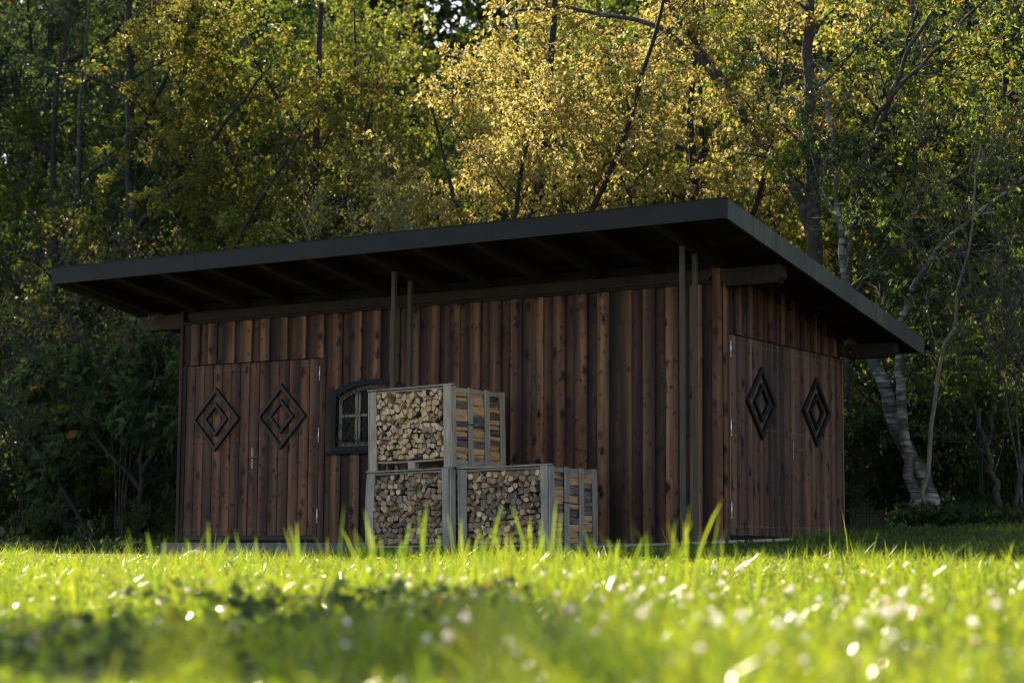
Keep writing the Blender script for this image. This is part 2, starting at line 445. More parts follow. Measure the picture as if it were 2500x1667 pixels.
def board(name, parent, x, width, z0, z1, yface, thick, mat, side=False, zslope=0., chamfer=.004):
    """vertical board. front wall: x is the board centre. side wall (facing +X): x is the y centre.
    yface: outer face distance from the wall plane (outwards positive)."""
    mb = MB(); hw = width/2; c = chamfer
    prof = [(-hw+c, 0), (hw-c, 0), (hw, c), (hw, thick), (-hw, thick), (-hw, c)]
    n = len(prof); V = []
    for k in (0, 1):
        for (px, py) in prof:
            V.append((px, py, 0 if k == 0 else (z1-z0) + zslope*px))
    F = [(i, (i+1) % n, n+(i+1) % n, n+i) for i in range(n)] + [tuple(range(n))[::-1], tuple(range(n, 2*n))]
    mb.add(V, F)
    j = random.uniform(-.002, .002)
    if side:
        return mb.build(name, mat, parent, loc=(yface+j, x, z0), rot=(0, 0, pi/2))
    return mb.build(name, mat, parent, loc=(x, -yface+j, z0), rot=(0, random.uniform(-.0012, .0012), 0))

# front cladding
P0, PP = -7.257, .2813
ZT = 2.645
def front_pieces(xc, wid):
    """z ranges of a front board, cut for door and window"""
    if xc < -5.335: return [(HD+.015 - .004*random.random(), ZT)]
    if xc+wid/2 > WX0-.01 and xc-wid/2 < WX1+.01:
        t = (xc-(WX0+WX1)/2)/((WX1-WX0)/2); arch = WZT - (WZT-WZS)*min(1, t*t)
        return [(-.085, WZ0-.02), (arch-.01, ZT)]
    return [(-.085+random.uniform(-.01, .01), ZT)]
def infill(xc, wid, yf, th, mat):
    """the strip of a cut board that passes beside the window frame"""
    a, b = xc-wid/2, xc+wid/2
    if a < WX0 < b: board('plank', shed, (a+WX0+.03)/2, WX0+.03-a, WZ0-.021, WZS+.06, yf, th, mat)
    if a < WX1 < b: board('plank', shed, (b+WX1-.03)/2, b-WX1+.03, WZ0-.021, WZS+.06, yf, th, mat)
k = 0
while True:
    e = P0 + PP*k
    if e > -.10: break
    xc = e-.0735
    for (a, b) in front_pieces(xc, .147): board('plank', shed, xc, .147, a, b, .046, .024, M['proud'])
    infill(xc, .147, .046, .024, M['proud'])
    xr = e + (PP-.147)/2
    if xr < -.12:
        for (a, b) in front_pieces(xr, .18): board('plank', shed, xr, .176, a, b, .0225, .021, M['recess'])
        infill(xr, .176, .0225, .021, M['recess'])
    k += 1
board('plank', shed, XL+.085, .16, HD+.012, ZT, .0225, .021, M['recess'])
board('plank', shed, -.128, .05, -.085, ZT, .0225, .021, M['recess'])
board('door_jamb', shed, -7.515, .085, -.06, HD+.012, .034, .03, M['recess'])
board('door_jamb', shed, -5.300, .085, -.06, HD+.03, .034, .03, M['door'])
# corner boards and top trim
board('corner_board', shed, -.052, .10, -.18, 2.98, .052, .05, M['side'])
board('corner_board', shed, XL+.012, .05, -.12, 2.82, .052, .05, M['recess'])
board('corner_board', shed, .052, .09, -.12, 2.78, .030, .03, M['side'], side=True)
MB().cbox(XL+.04, -.105, -.058, -.048, ZT-.006, ZT+.03, .002, 0).build('top_trim', M['recess'], shed)

# gable cladding above the side door, boards rise to the sloping soffit
ye = .098
i = 0
while ye < YB-.02:
    for kind in (0, 1):
        yc = ye+.07 if kind == 0 else ye+.142+.069
        if yc > YB-.02: break
        ztop = 2.925 - SL*yc
        board('plank', shed, yc, .142 if kind else .17, HD+.012, ztop, (.046 if kind == 1 else .0225), .023, M['side'] if kind else M['recess'], side=True, zslope=-SL)
    ye += .2805; i += 1
board('corner_board', shed, YB-.012, .05, -.1, HD+.02, .03, .03, M['side'], side=True)
# left wall and back wall cladding (simple wide boards)
for q in range(16):
    yc = .1+q*.195; board('plank', shed, yc, .19, -.1, 2.92-SL*yc, 0, .022, M['recess'], side=True, zslope=-SL).location.x = XL-.002+.02
for q in range(38):
    board('plank', shed, XL+.1+q*.1975, .195, -.1, 2.42, -YB-.022, .022, M['recess'])

# ---- doors
def diamond(parent, cx, cz, hw, hh, wid, mat, side):
    """four mitred mouldings; local x across, z up"""
    mb = MB(); t = .034
    k = wid/min(hw, hh)*.5*1.35
    O = [(0, hh), (hw, 0), (0, -hh), (-hw, 0)]; s = 1-k*1.25; I = [(x*s, z*s) for x, z in O]
    mids = [((a[0]+b[0])/2, (a[1]+b[1])/2) for a, b in zip(O, I)]
    for q in range(4):
        a, b = O[q], O[(q+1) % 4]; c, d = I[(q+1) % 4], I[q]
        sh = .996
        V = [(p[0]*sh, 0, p[1]*sh) for p in (a, b, c, d)]
        c4 = [(a[0]+(d[0]-a[0])*.12, a[1]+(d[1]-a[1])*.12), (b[0]+(c[0]-b[0])*.12, b[1]+(c[1]-b[1])*.12),
              (b[0]+(c[0]-b[0])*.88, b[1]+(c[1]-b[1])*.88), (a[0]+(d[0]-a[0])*.88, a[1]+(d[1]-a[1])*.88)]
        V += [(p[0]*sh, -t*.8, p[1]*sh) for p in (a, b, c, d)] + [(p[0]*sh, -t, p[1]*sh) for p in c4]
        F = [(0, 1, 5, 4), (1, 2, 6, 5), (2, 3, 7, 6), (3, 0, 4, 7), (4, 5, 9, 8), (5, 6, 10, 9), (6, 7, 11, 10), (7, 4, 8, 11), (8, 9, 10, 11)]
        mb.add(V, F)
    if side: return mb.build('diamond_moulding', mat, parent, loc=(.036, cx, cz), rot=(0, 0, pi/2))
    return mb.build('diamond_moulding', mat, parent, loc=(cx, -.036, cz))

def handle(parent, cx, cz, side, d):
    mb = MB()
    mb.cbox(-.02, .02, -.008, 0, -.115, .095, .003, 2)
    mb.prism([(.02*cos(a), .10+.02*sin(a)) for a in np.linspace(0, pi, 7)], 1, -.008, 0)
    mb.prism([(.02*cos(a), -.115+.02*sin(a)) for a in np.linspace(pi, 2*pi, 7)], 1, -.008, 0)
    mb.tube([(0, -.008, 0), (0, -.06, 0), (d*.02, -.072, 0), (d*.07, -.075, .004), (d*.12, -.07, .0), (d*.14, -.06, -.004)], [.009, .009, .01, .009, .008, .006], 8)
    mb.tube([(0, -.007, -.08), (0, -.012, -.08)], [.008, .008], 8)
    if side: return mb.build('handle', M['brass'], parent, loc=(.037, cx, cz), rot=(0, 0, pi/2))
    return mb.build('handle', M['brass'], parent, loc=(cx, -.037, cz))

def hinge(parent, cx, cz, side):
    mb = MB(); mb.tube([(0, 0, -.075), (0, 0, .075)], [.009, .009], 8)
    mb.tube([(0, 0, -.085), (0, 0, -.075)], [.006, .0115], 8); mb.tube([(0, 0, .075), (0, 0, .085)], [.0115, .006], 8)
    for z in (-.03, .03): mb.tube([(0, 0, z-.002), (0, 0, z+.002)], [.0105, .0105], 8)
    if side: return mb.build('hinge', M['hinge'], parent, loc=(.046, cx, cz), smooth=True)
    return mb.build('hinge', M['hinge'], parent, loc=(cx, -.046, cz), smooth=True)

def nails(parent, pts, side):
    mb = MB()
    for (x, z) in pts:
        r = .0045; n = 5
        V = [(r*cos(q*2*pi/n), 0, r*sin(q*2*pi/n)) for q in range(n)] + [(0, -.003, 0)]
        V = [(x+a, b, z+c) for a, b, c in V]
        mb.add(V, [(q, (q+1) % n, n) for q in range(n)])
    o = mb.build('screw_head', M['hinge'], parent, loc=(.0365, 0, 0) if side else (0, -.0365, 0), rot=(0, 0, pi/2) if side else (0, 0, 0))
    o['kind'] = 'stuff'

# front double door
for (x0, x1, cx, hx) in ((-7.468, -6.437, -6.959, None), (-6.431, -5.345, -5.915, -5.338)):
    dr = empty('door', (0, 0, 0), parent=shed)
    n = 7; wv = (x1-x0)/n; pts = []
    for q in range(n):
        xc = x0+(q+.5)*wv
        board('plank', dr, xc, wv-.004, .0, HD, .036, .022, M['door'], chamfer=.006)
        for z in (.08, 1.17, HD-.07): pts += [(xc-.045, z), (xc+.045, z)]
    MB().box(x0, x1, -.014, .0115, .0, HD).build('door_backing', M['core'], dr)
    MB().box(x0, x1, -.03, 0.0, -.055, -.004).build('door_gap_strip', M['black'], dr)  # black strip standing in for the dark gap under the door
    nails(dr, pts, False)
    diamond(dr, cx, 1.432, .392, .40, .085, M['black'], False)
    diamond(dr, cx, 1.432, .205, .213, .07, M['black'], False)
    if hx: handle(dr, -6.365, .945, False, 1)
    for z in (.23, 1.19, 1.93):
        if hx: hinge(dr, hx, z, False)
# side double door
for (y0, y1, cyd) in ((.104, 1.622, .84), (1.628, YB-.03, 2.293)):
    dr = empty('door', (0, 0, 0), parent=shed)
    ed = [y0]; q = 0
    while ed[-1] < y1-.2:
        ed.append(ed[-1] + (.14, .12, .155, .135)[q % 4] + random.uniform(-.012, .012)); q += 1
    ed[-1] = y1
    pts = []
    for a, b in zip(ed[:-1], ed[1:]):
        board('plank', dr, (a+b)/2, b-a-.004, 0, HD, .036, .022, M['sidedoor'], side=True, chamfer=.005)
        for z in (.10, 1.15, HD-.07): pts += [(a+.03, z), (b-.03, z)]
    MB().box(-.0115, .014, y0, y1, 0, HD).build('door_backing', M['core'], dr)
    MB().box(-.0, .02, y0, y1, -.05, -.004).build('door_gap_strip', M['black'], dr)  # black strip for the gap under the side door leaves
    nails(dr, pts, True)
    diamond(dr, cyd, 1.432, .385, .40, .085, M['black'], True)
    diamond(dr, cyd, 1.432, .20, .213, .07, M['black'], True)
    if y0 < 1:
        for z in (.26, 1.12, 1.96): hinge(dr, .098, z, True)
        MB().box(.0145, .037, y0-.006, y0+.001, .02, HD-.01).build('bare_edge', M['bare'], dr)
    else: handle(dr, 1.685, .965, True, 1)

# ---- window
win = empty('window', (0, 0, 0), parent=shed)
wc, hwid = (WX0+WX1)/2, (WX1-WX0)/2
def arch_pts(inset, n=13):
    xs = np.linspace(-1, 1, n)
    return [(wc+t*(hwid-inset), WZT-inset-(WZT-WZS)*t*t) for t in xs]
def arch_ring(name, in0, in1, y0, y1, mat):
    def loop(i): return [(wc-hwid+i, WZ0+i), (wc+hwid-i, WZ0+i)] + arch_pts(i)[::-1]
    A, B = loop(in0), loop(in1); n = len(A)
    V = [(x, y, z) for y in (y0, y1) for L in (A, B) for x, z in L]
    F = []
    for q in range(n):
        r = (q+1) % n
        F += [(q, r, n+r, n+q), (2*n+q, 3*n+q, 3*n+r, 2*n+r), (q, 2*n+q, 2*n+r, r), (n+q, n+r, 3*n+r, 3*n+q)]
    return MB().add(V, F).build(name, mat, win)
arch_ring('frame', 0, .06, -.062, .05, M['winframe'])
arch_ring('sash', .065, .11, -.005, .03, M['sash'])
sb = MB()
for x in (-4.785, -4.371): sb.box(x-.045, x-.008, -.006, .028, WZ0+.08, 1.72); sb.box(x+.008, x+.035, -.006, .028, WZ0+.08, 1.72)
sb.box(WX0+.1, WX1-.1, -.002, .024, 1.395, 1.425)
sb.build('glazing_bar', M['sash'], win)
xe = [WX0+.09, -4.8, -4.36, WX1-.09]
for a, b in zip(xe[:-1], xe[1:]):
    for z0, z1 in ((WZ0+.09, 1.40), (1.42, 1.74)):
        MB().box(a, b, .012, .016, z0, z1).build('pane', M['glass'], win)
gr = MB()
for q in range(6):
    x0 = WX0+.13 + q*(hwid*2-.26)/5
    for ph in (0, pi):
        zz = np.linspace(WZ0+.1, 1.70, 26)
        gr.tube([(x0+.055*sin(11*(z-WZ0)+ph), -.052-.005*cos(11*(z-WZ0)+ph), z) for z in zz], .0045, 4)
for q in range(10):
    cx0 = WX0+.13 + q*(hwid*2-.26)/9
    for zc in (WZ0+.105, WZT-.115-(WZT-WZS)*((cx0-wc)/hwid)**2):
        th = np.linspace(0, 4.2*pi, 22); rr = np.linspace(.045, .008, 22)
        gr.tube([(cx0+r_*cos(t), -.055, zc+r_*sin(t)) for t, r_ in zip(th, rr)], .0045, 4)
gr.build('grille', M['iron'], win)
MB().cbox(-5.225, -3.93, -.085, -.047, WZ0-.035, WZ0-.002, .006, 0).build('sill', M['winframe'], win)

# ---- purlins, posts
def purlin(y0, y1, z0, z1, xa, xb):
    prof = [(xa, z1), (xa+.0, z0+.07), (xa+.07, z0), (xb-.045, z0), (xb, z0+.06), (xb, z1)]
    return MB().prism(prof, 1, y0, y1).build('purlin', M['beam'], shed)
purlin(-.044, .10, 2.68, ZP, XL+.1, -.1).name = 'wall_plate'
purlin(-.04, .11, 2.605, ZP, -8.29, XL+.0).location.y = .001
purlin(-.04, .11, 2.605, ZP, .001, .69).location.y = -.001
purlin(YB-.07, YB+.07, 2.115, ZP-SL*YB-.005, -8.29, XL); purlin(YB-.07, YB+.07, 2.115, ZP-SL*YB-.005, .034, .70)
for (x, y) in ((-.03, -.85), (-.03, -.57), (-3.655, -.86), (-3.69, -.50)):
    zt = ZP - SL*y - .004; zb = float(gz(x, y))-.03
    o = MB().cbox(-.025, .025, -.025, .025, 0, zt-zb, .006, 2).build('roof_post', M['postmat'], shed, loc=(x, y, zb))

# ---- roof
roof = empty('roof', (0, 0, 0), parent=shed)
RX0, RX1, RY0, RY1, ZF, FH = -8.37, .803, -1.515, 3.77, 3.237, .198
zr = lambda y: ZF - SL*(y-RY0)                 # top surface
def sloped(name, x0, x1, y0, y1, top, bot, mat, c=0):
    V = [(x, y, zr(y)+d) for d in (bot, top) for y in (y0, y1) for x in (x0, x1)]
    return MB().add(V, [(0, 2, 3, 1), (4, 5, 7, 6), (0, 1, 5, 4), (2, 6, 7, 3), (0, 4, 6, 2), (1, 3, 7, 5)]).build(name, mat, roof)
# soffit boards run along the length of the roof
for q in range(27):
    a = RY0+.03+q*.1935; sloped('soffit_board', RX0+.03, RX1-.03, a, min(a+.19, RY1-.02), -.025-.0015*(q % 3), -.05, M['beam'])
sloped('roof_sheet', RX0+.004, RX1-.004, RY0+.004, RY1-.004, -.004, -.022, M['metalroof'])
for q in range(13):
    x = -q*.731
    if q == 0: x = -.005
    if x < RX0+.05: break
    V = sloped('rafter', x-.05, x+.05, RY0+.06, RY1-.06, -.052, -.052-.147, M['beam'])
sloped('rafter', RX1-.11, RX1-.045, RY0+.06, RY1-.06, -.052, -.15, M['beam'])
sloped('rafter', RX0+.045, RX0+.11, RY0+.06, RY1-.06, -.052, -.15, M['beam'])
# fascia: front, gables, back
MB().box(RX0, RX1, RY0-.004, RY0+.022, ZF-FH, ZF).build('fascia', M['metalroof'], roof)
MB().box(RX0-.006, RX1+.006, RY0-.012, RY0+.05, ZF+.001, ZF+.007).build('flashing', M['metalroof'], roof)
for xa, xb in ((RX0-.002, RX0+.02), (RX1-.02, RX1+.002)):
    sloped('fascia', xa, xb, RY0+.024, RY1, .003, -FH, M['lichen'])
sloped('fascia', RX0+.022, RX1-.022, RY1-.02, RY1-.002, 0, -.16, M['metalroof'])
for x in (-6.1, -4.05, -1.95):
    MB().box(x-.05, x+.05, RY0-.006, RY0-.0041, ZF-FH, ZF-.001).build('lap_joint', M['metalroof'], roof)
gt = MB(); th = np.linspace(pi, 2*pi, 9)
prof = [(RY1+.065+.062*cos(t), zr(RY1)-.06+.062*sin(t)) for t in th] + [(RY1+.065+.056*cos(t), zr(RY1)-.06+.056*sin(t)) for t in th[::-1]]
gt.prism(prof, 0, RX0-.05, RX1+.06)
gt.prism([(RY1+.065+.057*cos(t), zr(RY1)-.06+.057*sin(t)) for t in th], 0, RX1+.055, RX1+.063)
gt.build('gutter', M['gutter'], roof)

# ---- concrete base
fb = MB(); fb.box(-7.58, -.02, -.32, YB-.1, -.5, -.088)
fb.build('concrete_base', M['concrete'], shed)
def slope_patch(name, x0, x1, ya, yb, za, zb, n=40):
    xs = np.linspace(x0, x1, n); ts = np.linspace(0, 1, 8)
    V = []
    for t in ts:
        for x in xs:
            e = min(1, min(x-x0, x1-x)/.25)
            V.append((x, ya+(yb-ya)*t*(1-.15*(1-e)), za+(zb-za)*t - .1*(1-e)**2 + random.uniform(-.008, .008)))
    Q = [(j*n+i, j*n+i+1, (j+1)*n+i+1, (j+1)*n+i) for j in range(7) for i in range(n-1)]
    o = fast_mesh(name, np.array(V), np.array(Q), M['concrete'], True)
    tag(o, kind='structure'); return o
slope_patch('gravel_ramp', -7.0, -4.2, -.322, -.95, -.092, -.30)
g2 = slope_patch('gravel_apron', 0, 1.9, 0, 0, 0, 0)
me = g2.data
for v in me.vertices:                                             # re-laid along the side door
    pass
n_ = 40; xs = np.linspace(.0, 1.6, n_); V = []
for t in np.linspace(0, 1, 8):
    for s_ in xs: V.append((.03+t*.75, -.35+s_*1.15, -.05 - t*.14 + .10*(s_/1.6)*(t) + random.uniform(-.007, .007)))
me.vertices.foreach_set('co', np.array(V, np.float32).ravel()); me.update()

# ---- straw nests on the beam ends
for (x, y, z, lab) in ((-8.02, -.02, ZP+.01, 'tuft of straw from a nest on the left front beam end'),
                       (.10, YB-.02, 2.30, 'tuft of straw from a nest on the rear beam by the gable')):
    mb = MB()
    for q in range(70):
        a = random.uniform(0, 2*pi); L = random.uniform(.06, .14); p0 = np.array([random.gauss(0, .05), random.gauss(0, .03), abs(random.gauss(0, .022))])
        d = np.array([cos(a), sin(a)*.6, random.gauss(-.15, .35)]); p1 = p0+d*L*.5; p2 = p0+d*L+np.array([0, 0, -.3*L])
        if q < 6: p2 = p1+np.array([0, -.03, -.14*random.random()]); 
        mb.tube([p0, p1, p2], .0018, 3, cap=False)
    o = mb.build('bird_nest', M['straw'], None, loc=(x, y, z)); tag(o, lab, 'nest', 'nest tufts under the eaves')

# ------------------------------------------------------------------ firewood crates
def crate(loc, wd, dp, ht, tilt, label, mat, bow=0., strap_z=.55):
    """local frame: origin at the front right bottom corner, x to the left is negative, y to the back"""
    c = empty('firewood_crate', loc, (0, -tilt, 0)); tag(c, label, 'crate', 'firewood crates in front of the shed')
    def up(name, x0, x1, y0, y1, z0, z1, bw=0.):
        L = z1-z0; mb = MB(); ns = 7; hx, hy = (x1-x0)/2, (y1-y0)/2; ch = .004
        prof = [(-hx+ch, -hy), (hx-ch, -hy), (hx, -hy+ch), (hx, hy-ch), (hx-ch, hy), (-hx+ch, hy), (-hx, hy-ch), (-hx, -hy+ch)]
        V = []
        for q in range(ns):
            t = q/(ns-1); off = bw*sin(pi*(1-t)*.8)*(-1)
            V += [(px+off, py, L*t) for px, py in prof]
        F = [(q*8+i, q*8+(i+1) % 8, (q+1)*8+(i+1) % 8, (q+1)*8+i) for q in range(ns-1) for i in range(8)]
        F += [tuple(range(8))[::-1], tuple(range((ns-1)*8, ns*8))]
        return mb.add(V, F).build(name, mat, c, loc=((x0+x1)/2, (y0+y1)/2, z0), rot=(random.uniform(-.006, .006), random.uniform(-.006, .006), 0))
    def flat(name, axis, a0, a1, b0, b1, z0, z1, sag=0.):
        """lath along x (axis 0) or y (axis 1), modelled along local z and laid down"""
        L = a1-a0; hb, hz = (b1-b0)/2, (z1-z0)/2; mb = MB(); ns = 6; V = []
        for q in range(ns):
            t = q/(ns-1); off = -sag*sin(pi*t)
            for px, pz in ((-hb, -hz), (hb, -hz), (hb, hz), (-hb, hz)): V.append((px, pz+off, L*t))
        F = [(q*4+i, q*4+(i+1) % 4, (q+1)*4+(i+1) % 4, (q+1)*4+i) for q in range(ns-1) for i in range(4)] + [(3, 2, 1, 0), tuple(range((ns-1)*4, ns*4))]
        mb.add(V, F); zc = (z0+z1)/2; bc = (b0+b1)/2
        mtx = Matrix(((0, 0, 1), (1, 0, 0), (0, 1, 0))) if axis == 0 else Matrix(((-1, 0, 0), (0, 0, 1), (0, 1, 0)))
        o = mb.build(name, mat, c, loc=(a0, bc, zc) if axis == 0 else (bc, a0, zc)); o.rotation_euler = mtx.to_euler(); return o
    t = .022
    up('post', -.088, 0, -t, 0, 0, ht); up('post', .001, .023, -t, .07, 0, ht-.004)            # right corner, L of two boards
    up('post', -wd, -wd+.088, -t, 0, -.02, ht-.01, bow); up('post', -wd-.022, -wd-.001, -t, .07, 0, ht-.012, bow)
    up('post', -.088, 0, dp, dp+t, 0, ht); up('post', -wd, -wd+.088, dp, dp+t, 0, ht)
    for f in (.34, .66, .96):
        up('slat', .001, .023, f*dp-.043, f*dp+.043, 0, ht-.006); up('slat', -wd-.022, -wd-.001, f*dp-.04, f*dp+.04, 0, ht-.006)
    for f in (.33, .66): up('slat', -wd*f-.04, -wd*f+.04, dp, dp+t, 0, ht)
    flat('rail', 0, -wd-.02, .0, .001, .021, ht-.03, ht-.012, .0); flat('rail', 0, -wd, 0, dp-.022, dp-.001, ht-.05, ht-.01)
    flat('top_lath', 0, -wd-.03, .03, -t, .035, ht+.002, ht+.018, .004)
    flat('rail', 1, .03, dp, -.021, -.001, ht-.06, ht-.015); flat('rail', 1, .03, dp, -wd+.001, -wd+.021, ht-.06, ht-.015)
    # pallet floor
    for q in range(6):
        y0 = .005+q*(dp-.11)/5; flat('pallet_board', 0, -wd+.002, -.002, y0, y0+.095, .082, .102, .012 if q == 0 else 0)
    flat('rail', 1, .02, dp, -.021, -.001, .0, .08)
    for x in (-wd*.5,):
        for y in (.0, dp*.45, dp-.1):
            MB().cbox(-.045, .045, 0, .09, .0, .08, .004, 2).build('pallet_block', mat, c, loc=(x, y+.004, .0))
    MB().box(.0, .027, .34*dp-.046, .34*dp+.046, strap_z, strap_z+.012).build('strap', M['strap'], c)
    return c

GROUND_Z = -.205
cA = crate((-2.52, -1.345, GROUND_Z), 1.06, 1.03, .885, .022, 'lower left grey crate of dull firewood under the other crate', M['cratelow'], .03, .45)
cB = crate((-2.525, -1.335, GROUND_Z+.905), 1.06, 1.03, .868, .024, 'upper crate of pale firewood stacked on the lower left one', M['crate'], 0, .46)
cC = crate((-1.35, -1.26, GROUND_Z+.002), 1.10, .95, .90, .016, 'right hand grey crate of weathered firewood standing alone', M['cratelow'], 0, .52)

def clip_poly(poly, nx, nz, d):
    out = []
    for i in range(len(poly)):
        a, b = poly[i], poly[(i+1) % len(poly)]
        da, db = nx*a[0]+nz*a[1]-d, nx*b[0]+nz*b[1]-d
        if da <= 0: out.append(a)
        if da*db < 0:
            t = da/(da-db); out.append((a[0]+(b[0]-a[0])*t, a[1]+(b[1]-a[1])*t))
    return out

def log_cells(x0, x1, z0, z1, pitch, r):
    """split-log cross-sections: a loose Voronoi packing"""
    S = []; row = 0; z = z0+pitch*.5
    while z < z1-pitch*.2:
        x = x0 + pitch*(.5 if row % 2 else .1)
        while x < x1:
            s = r.uniform(.55, 1.5) * pitch
            S.append((x+s*.5+r.normal(0, pitch*.13), z+r.normal(0, pitch*.24))); x += s
        z += pitch*.92; row += 1
    S = np.array([s for s in S if x0 < s[0] < x1])
    cells = []
    for i, s in enumerate(S):
        poly = [(x0, z0), (x1, z0), (x1, z1), (x0, z1)]
        d2 = ((S-s)**2).sum(1); near = np.argsort(d2)[1:16]
        for j in near:
            nrm = S[j]-s; L = np.linalg.norm(nrm)
            if L < 1e-6: continue
            nrm = nrm/L; mid = (S[j]+s)/2
            poly = clip_poly(poly, nrm[0], nrm[1], nrm @ mid - .0014)
            if len(poly) < 3: break
        if len(poly) < 3: continue
        P = np.array(poly); c = P.mean(0)
        area = .5*abs(np.dot(P[:, 0], np.roll(P[:, 1], -1))-np.dot(P[:, 1], np.roll(P[:, 0], -1)))
        if area < .0006: continue
        # drop short edges so that many read as wedges and quarters
        while len(P) > 4:
            e = np.linalg.norm(P-np.roll(P, -1, 0), axis=1)
            k_ = e.argmin()
            if e[k_] > pitch*.33: break
            P = np.delete(P, (k_+1) % len(P), 0)
        rnd = r.random()
        if rnd < .16:
            rad = math.sqrt(area/pi)*.86; n = 9; a0 = r.random()*6
            P = np.array([(c[0]+rad*cos(a0+q*2*pi/n), c[1]+rad*sin(a0+q*2*pi/n)) for q in range(n)])
        else:
            P = c + (P-c)*r.uniform(.9, .99)
            if len(P) > 3 and r.random() < .25: P = np.delete(P, r.integers(len(P)), 0)
        cells.append((c, P, area))
    return cells

LOGS = []
def fill_crate(cobj, wd, dp, ht, kind, seed, label):
    r = np.random.default_rng(seed); mw = cobj.matrix_basis.copy()
    x0, x1, z0, z1 = -wd+.004, -.004, .106, ht-.035
    length = .31; rows = 3
    for k_ in range(rows):
        y0 = .012 + k_*(dp-.03)/rows
        for (c, P, area) in log_cells(x0, x1, z0, z1, .060 if kind == 'fresh' else .063, r):
            if c[1] > z1-.035 and r.random() < .3: continue
            if k_ > 0 and c[0] < x1-.11: continue          # hidden inside the stack
            f = r.normal(0, .028); yy0 = max(-.018, y0+f); yy1 = y0+length+r.normal(0, .006)
            kd = kind
            if kind == 'grey' and r.random() < .12 + .25*max(0, (c[1]-.62)/.25): kd = 'fresh'
            if kind == 'fresh' and r.random() < .10: kd = 'grey'
            LOGS.append(dict(c=c, P=P, area=area*(1.0 if k_ == 0 else .6), y=(yy0, yy1), mw=mw, kind=kd, label=label, tw=r.normal(0, .025, 2), front=k_ == 0))
    return
fill_crate(cB, 1.06, 1.03, .868, 'fresh', 11, 'upper')
fill_crate(cA, 1.06, 1.03, .885, 'grey', 12, 'lower left')
fill_crate(cC, 1.10, .95, .90, 'grey', 13, 'right')

def log_geo(mb, L, world):
    P, (ya, yb) = L['P'], L['y']; c = L['c']; n = len(P); s = .93
    tw = L['tw']; V = []
    for (y, sc) in ((ya, .93), (ya+.008, 1.0), (yb-.008, 1.0), (yb, .93)):
        off = (y-(ya+yb)/2)*tw
        for p in P:
            q = (p-c)*sc + (c if world else 0) + off
            V.append((q[0], y if world else y-(ya+yb)/2, q[1]))
    if world: V = [tuple(L['mw'] @ Vector(v)) for v in V]
    F = []; mt = []
    for k_ in range(3):
        for i in range(n): F.append((k_*n+i, k_*n+(i+1) % n, (k_+1)*n+(i+1) % n, (k_+1)*n+i)); mt.append(1 if k_ == 1 else 0)
    F += [tuple(range(n))[::-1], tuple(range(3*n, 4*n))]; mt += [0, 0]
    b = mb.n; mb.v.append(np.array(V)); mb.n += len(V)
    mb.f += [tuple(i+b for i in f) for f in F]; mb.m += mt

order = sorted(range(len(LOGS)), key=lambda i: -LOGS[i]['area']*(1.5 if LOGS[i]['kind'] == 'fresh' else 1))
single = set(order[:296])
rest = {'fresh': MB(), 'grey': MB()}
for i, L in enumerate(LOGS):
    if i in single:
        mb = MB(); log_geo(mb, L, False)
        o = mb.build('firewood_log', LOGM[L['kind']])
        ctr = Vector((L['c'][0], sum(L['y'])/2, L['c'][1]))
        o.matrix_basis = L['mw'] @ Matrix.Translation(ctr)
        wd_, ht_ = (1.10, .90) if 'right' in L['label'] else (1.06, .87)
        fx_ = 1+L['c'][0]/wd_; fz_ = (L['c'][1]-.1)/(ht_-.13); n_ = len(L['P'])
        rowi = min(7, max(0, int((1-fz_)*8))); coli = min(7, max(0, int(fx_*8)))
        shape = 'round' if n_ >= 9 else {3: 'wedge-shaped', 4: 'blocky four-sided', 5: 'five-sided'}.get(n_, 'many-sided')
        ord_ = ['first', 'second', 'third', 'fourth', 'fifth', 'sixth', 'seventh', 'lowest']
        big = 'big' if L['area'] > .0042 else ('small' if L['area'] < .0026 else 'middling')
        tone = 'pale' if L['kind'] == 'fresh' else 'dull'
        where = ('%s layer down, %s column from left' % (ord_[rowi], ord_[coli] if coli < 7 else 'last')) if L['front'] else '%s layer down behind the side slats' % ord_[rowi]
        tag(o, '%s %s %s log, %s crate, %s' % (big, tone, shape, L['label'], where), 'log', 'split logs in the crates')
    else: log_geo(rest[L['kind']], L, True)
# one object for all the smaller logs
allm = MB(); off = 0
for kd, base in (('fresh', 0), ('grey', 2)):
    mb = rest[kd]
    if mb.n:
        allm.v += mb.v; allm.f += [tuple(i+allm.n for i in f) for f in mb.f]; allm.m += [m_+base for m_ in mb.m]; allm.n += mb.n
o = allm.build('firewood_pile', LOGM['fresh']+LOGM['grey']); tag(o, 'smaller split logs filling the gaps in the three crates', 'firewood', kind='stuff')

# leaning board by the left foot of the stack
o = MB().cbox(-.045, .045, -.011, .011, 0, .50, .004, 2).build('leaning_board', M['crate'], None, loc=(-3.93, -1.0, -.24), rot=(-.12, R(37), 0))
tag(o, 'short grey board leaning against the foot of the lower left crate', 'board')
o = MB().cbox(-.06, .06, -.014, .014, 0, 2.3, .004, 2).build('loose_plank', M['cratelow'], None, loc=(-1.2, -.72, -.14), rot=(R(80), 0, R(90)))
o.rotation_euler = (R(88), R(4), R(90)); tag(o, 'long grey plank lying along the shed base right of the crates', 'plank')

# ------------------------------------------------------------------ trees
def curve(pts, n):
    """Catmull-Rom through the points"""
    P = np.asarray(pts, float); P = np.vstack([2*P[0]-P[1], P, 2*P[-1]-P[-2]])
    out = []; seg = len(P)-3
    for t in np.linspace(0, seg-1e-6, n):
        i = int(t); u = t-i; a, b, c, d = P[i:i+4]
        out.append(.5*((2*b)+(c-a)*u+(2*a-5*b+4*c-d)*u*u+(3*b-a-3*c+d)*u**3))
    return np.array(out)

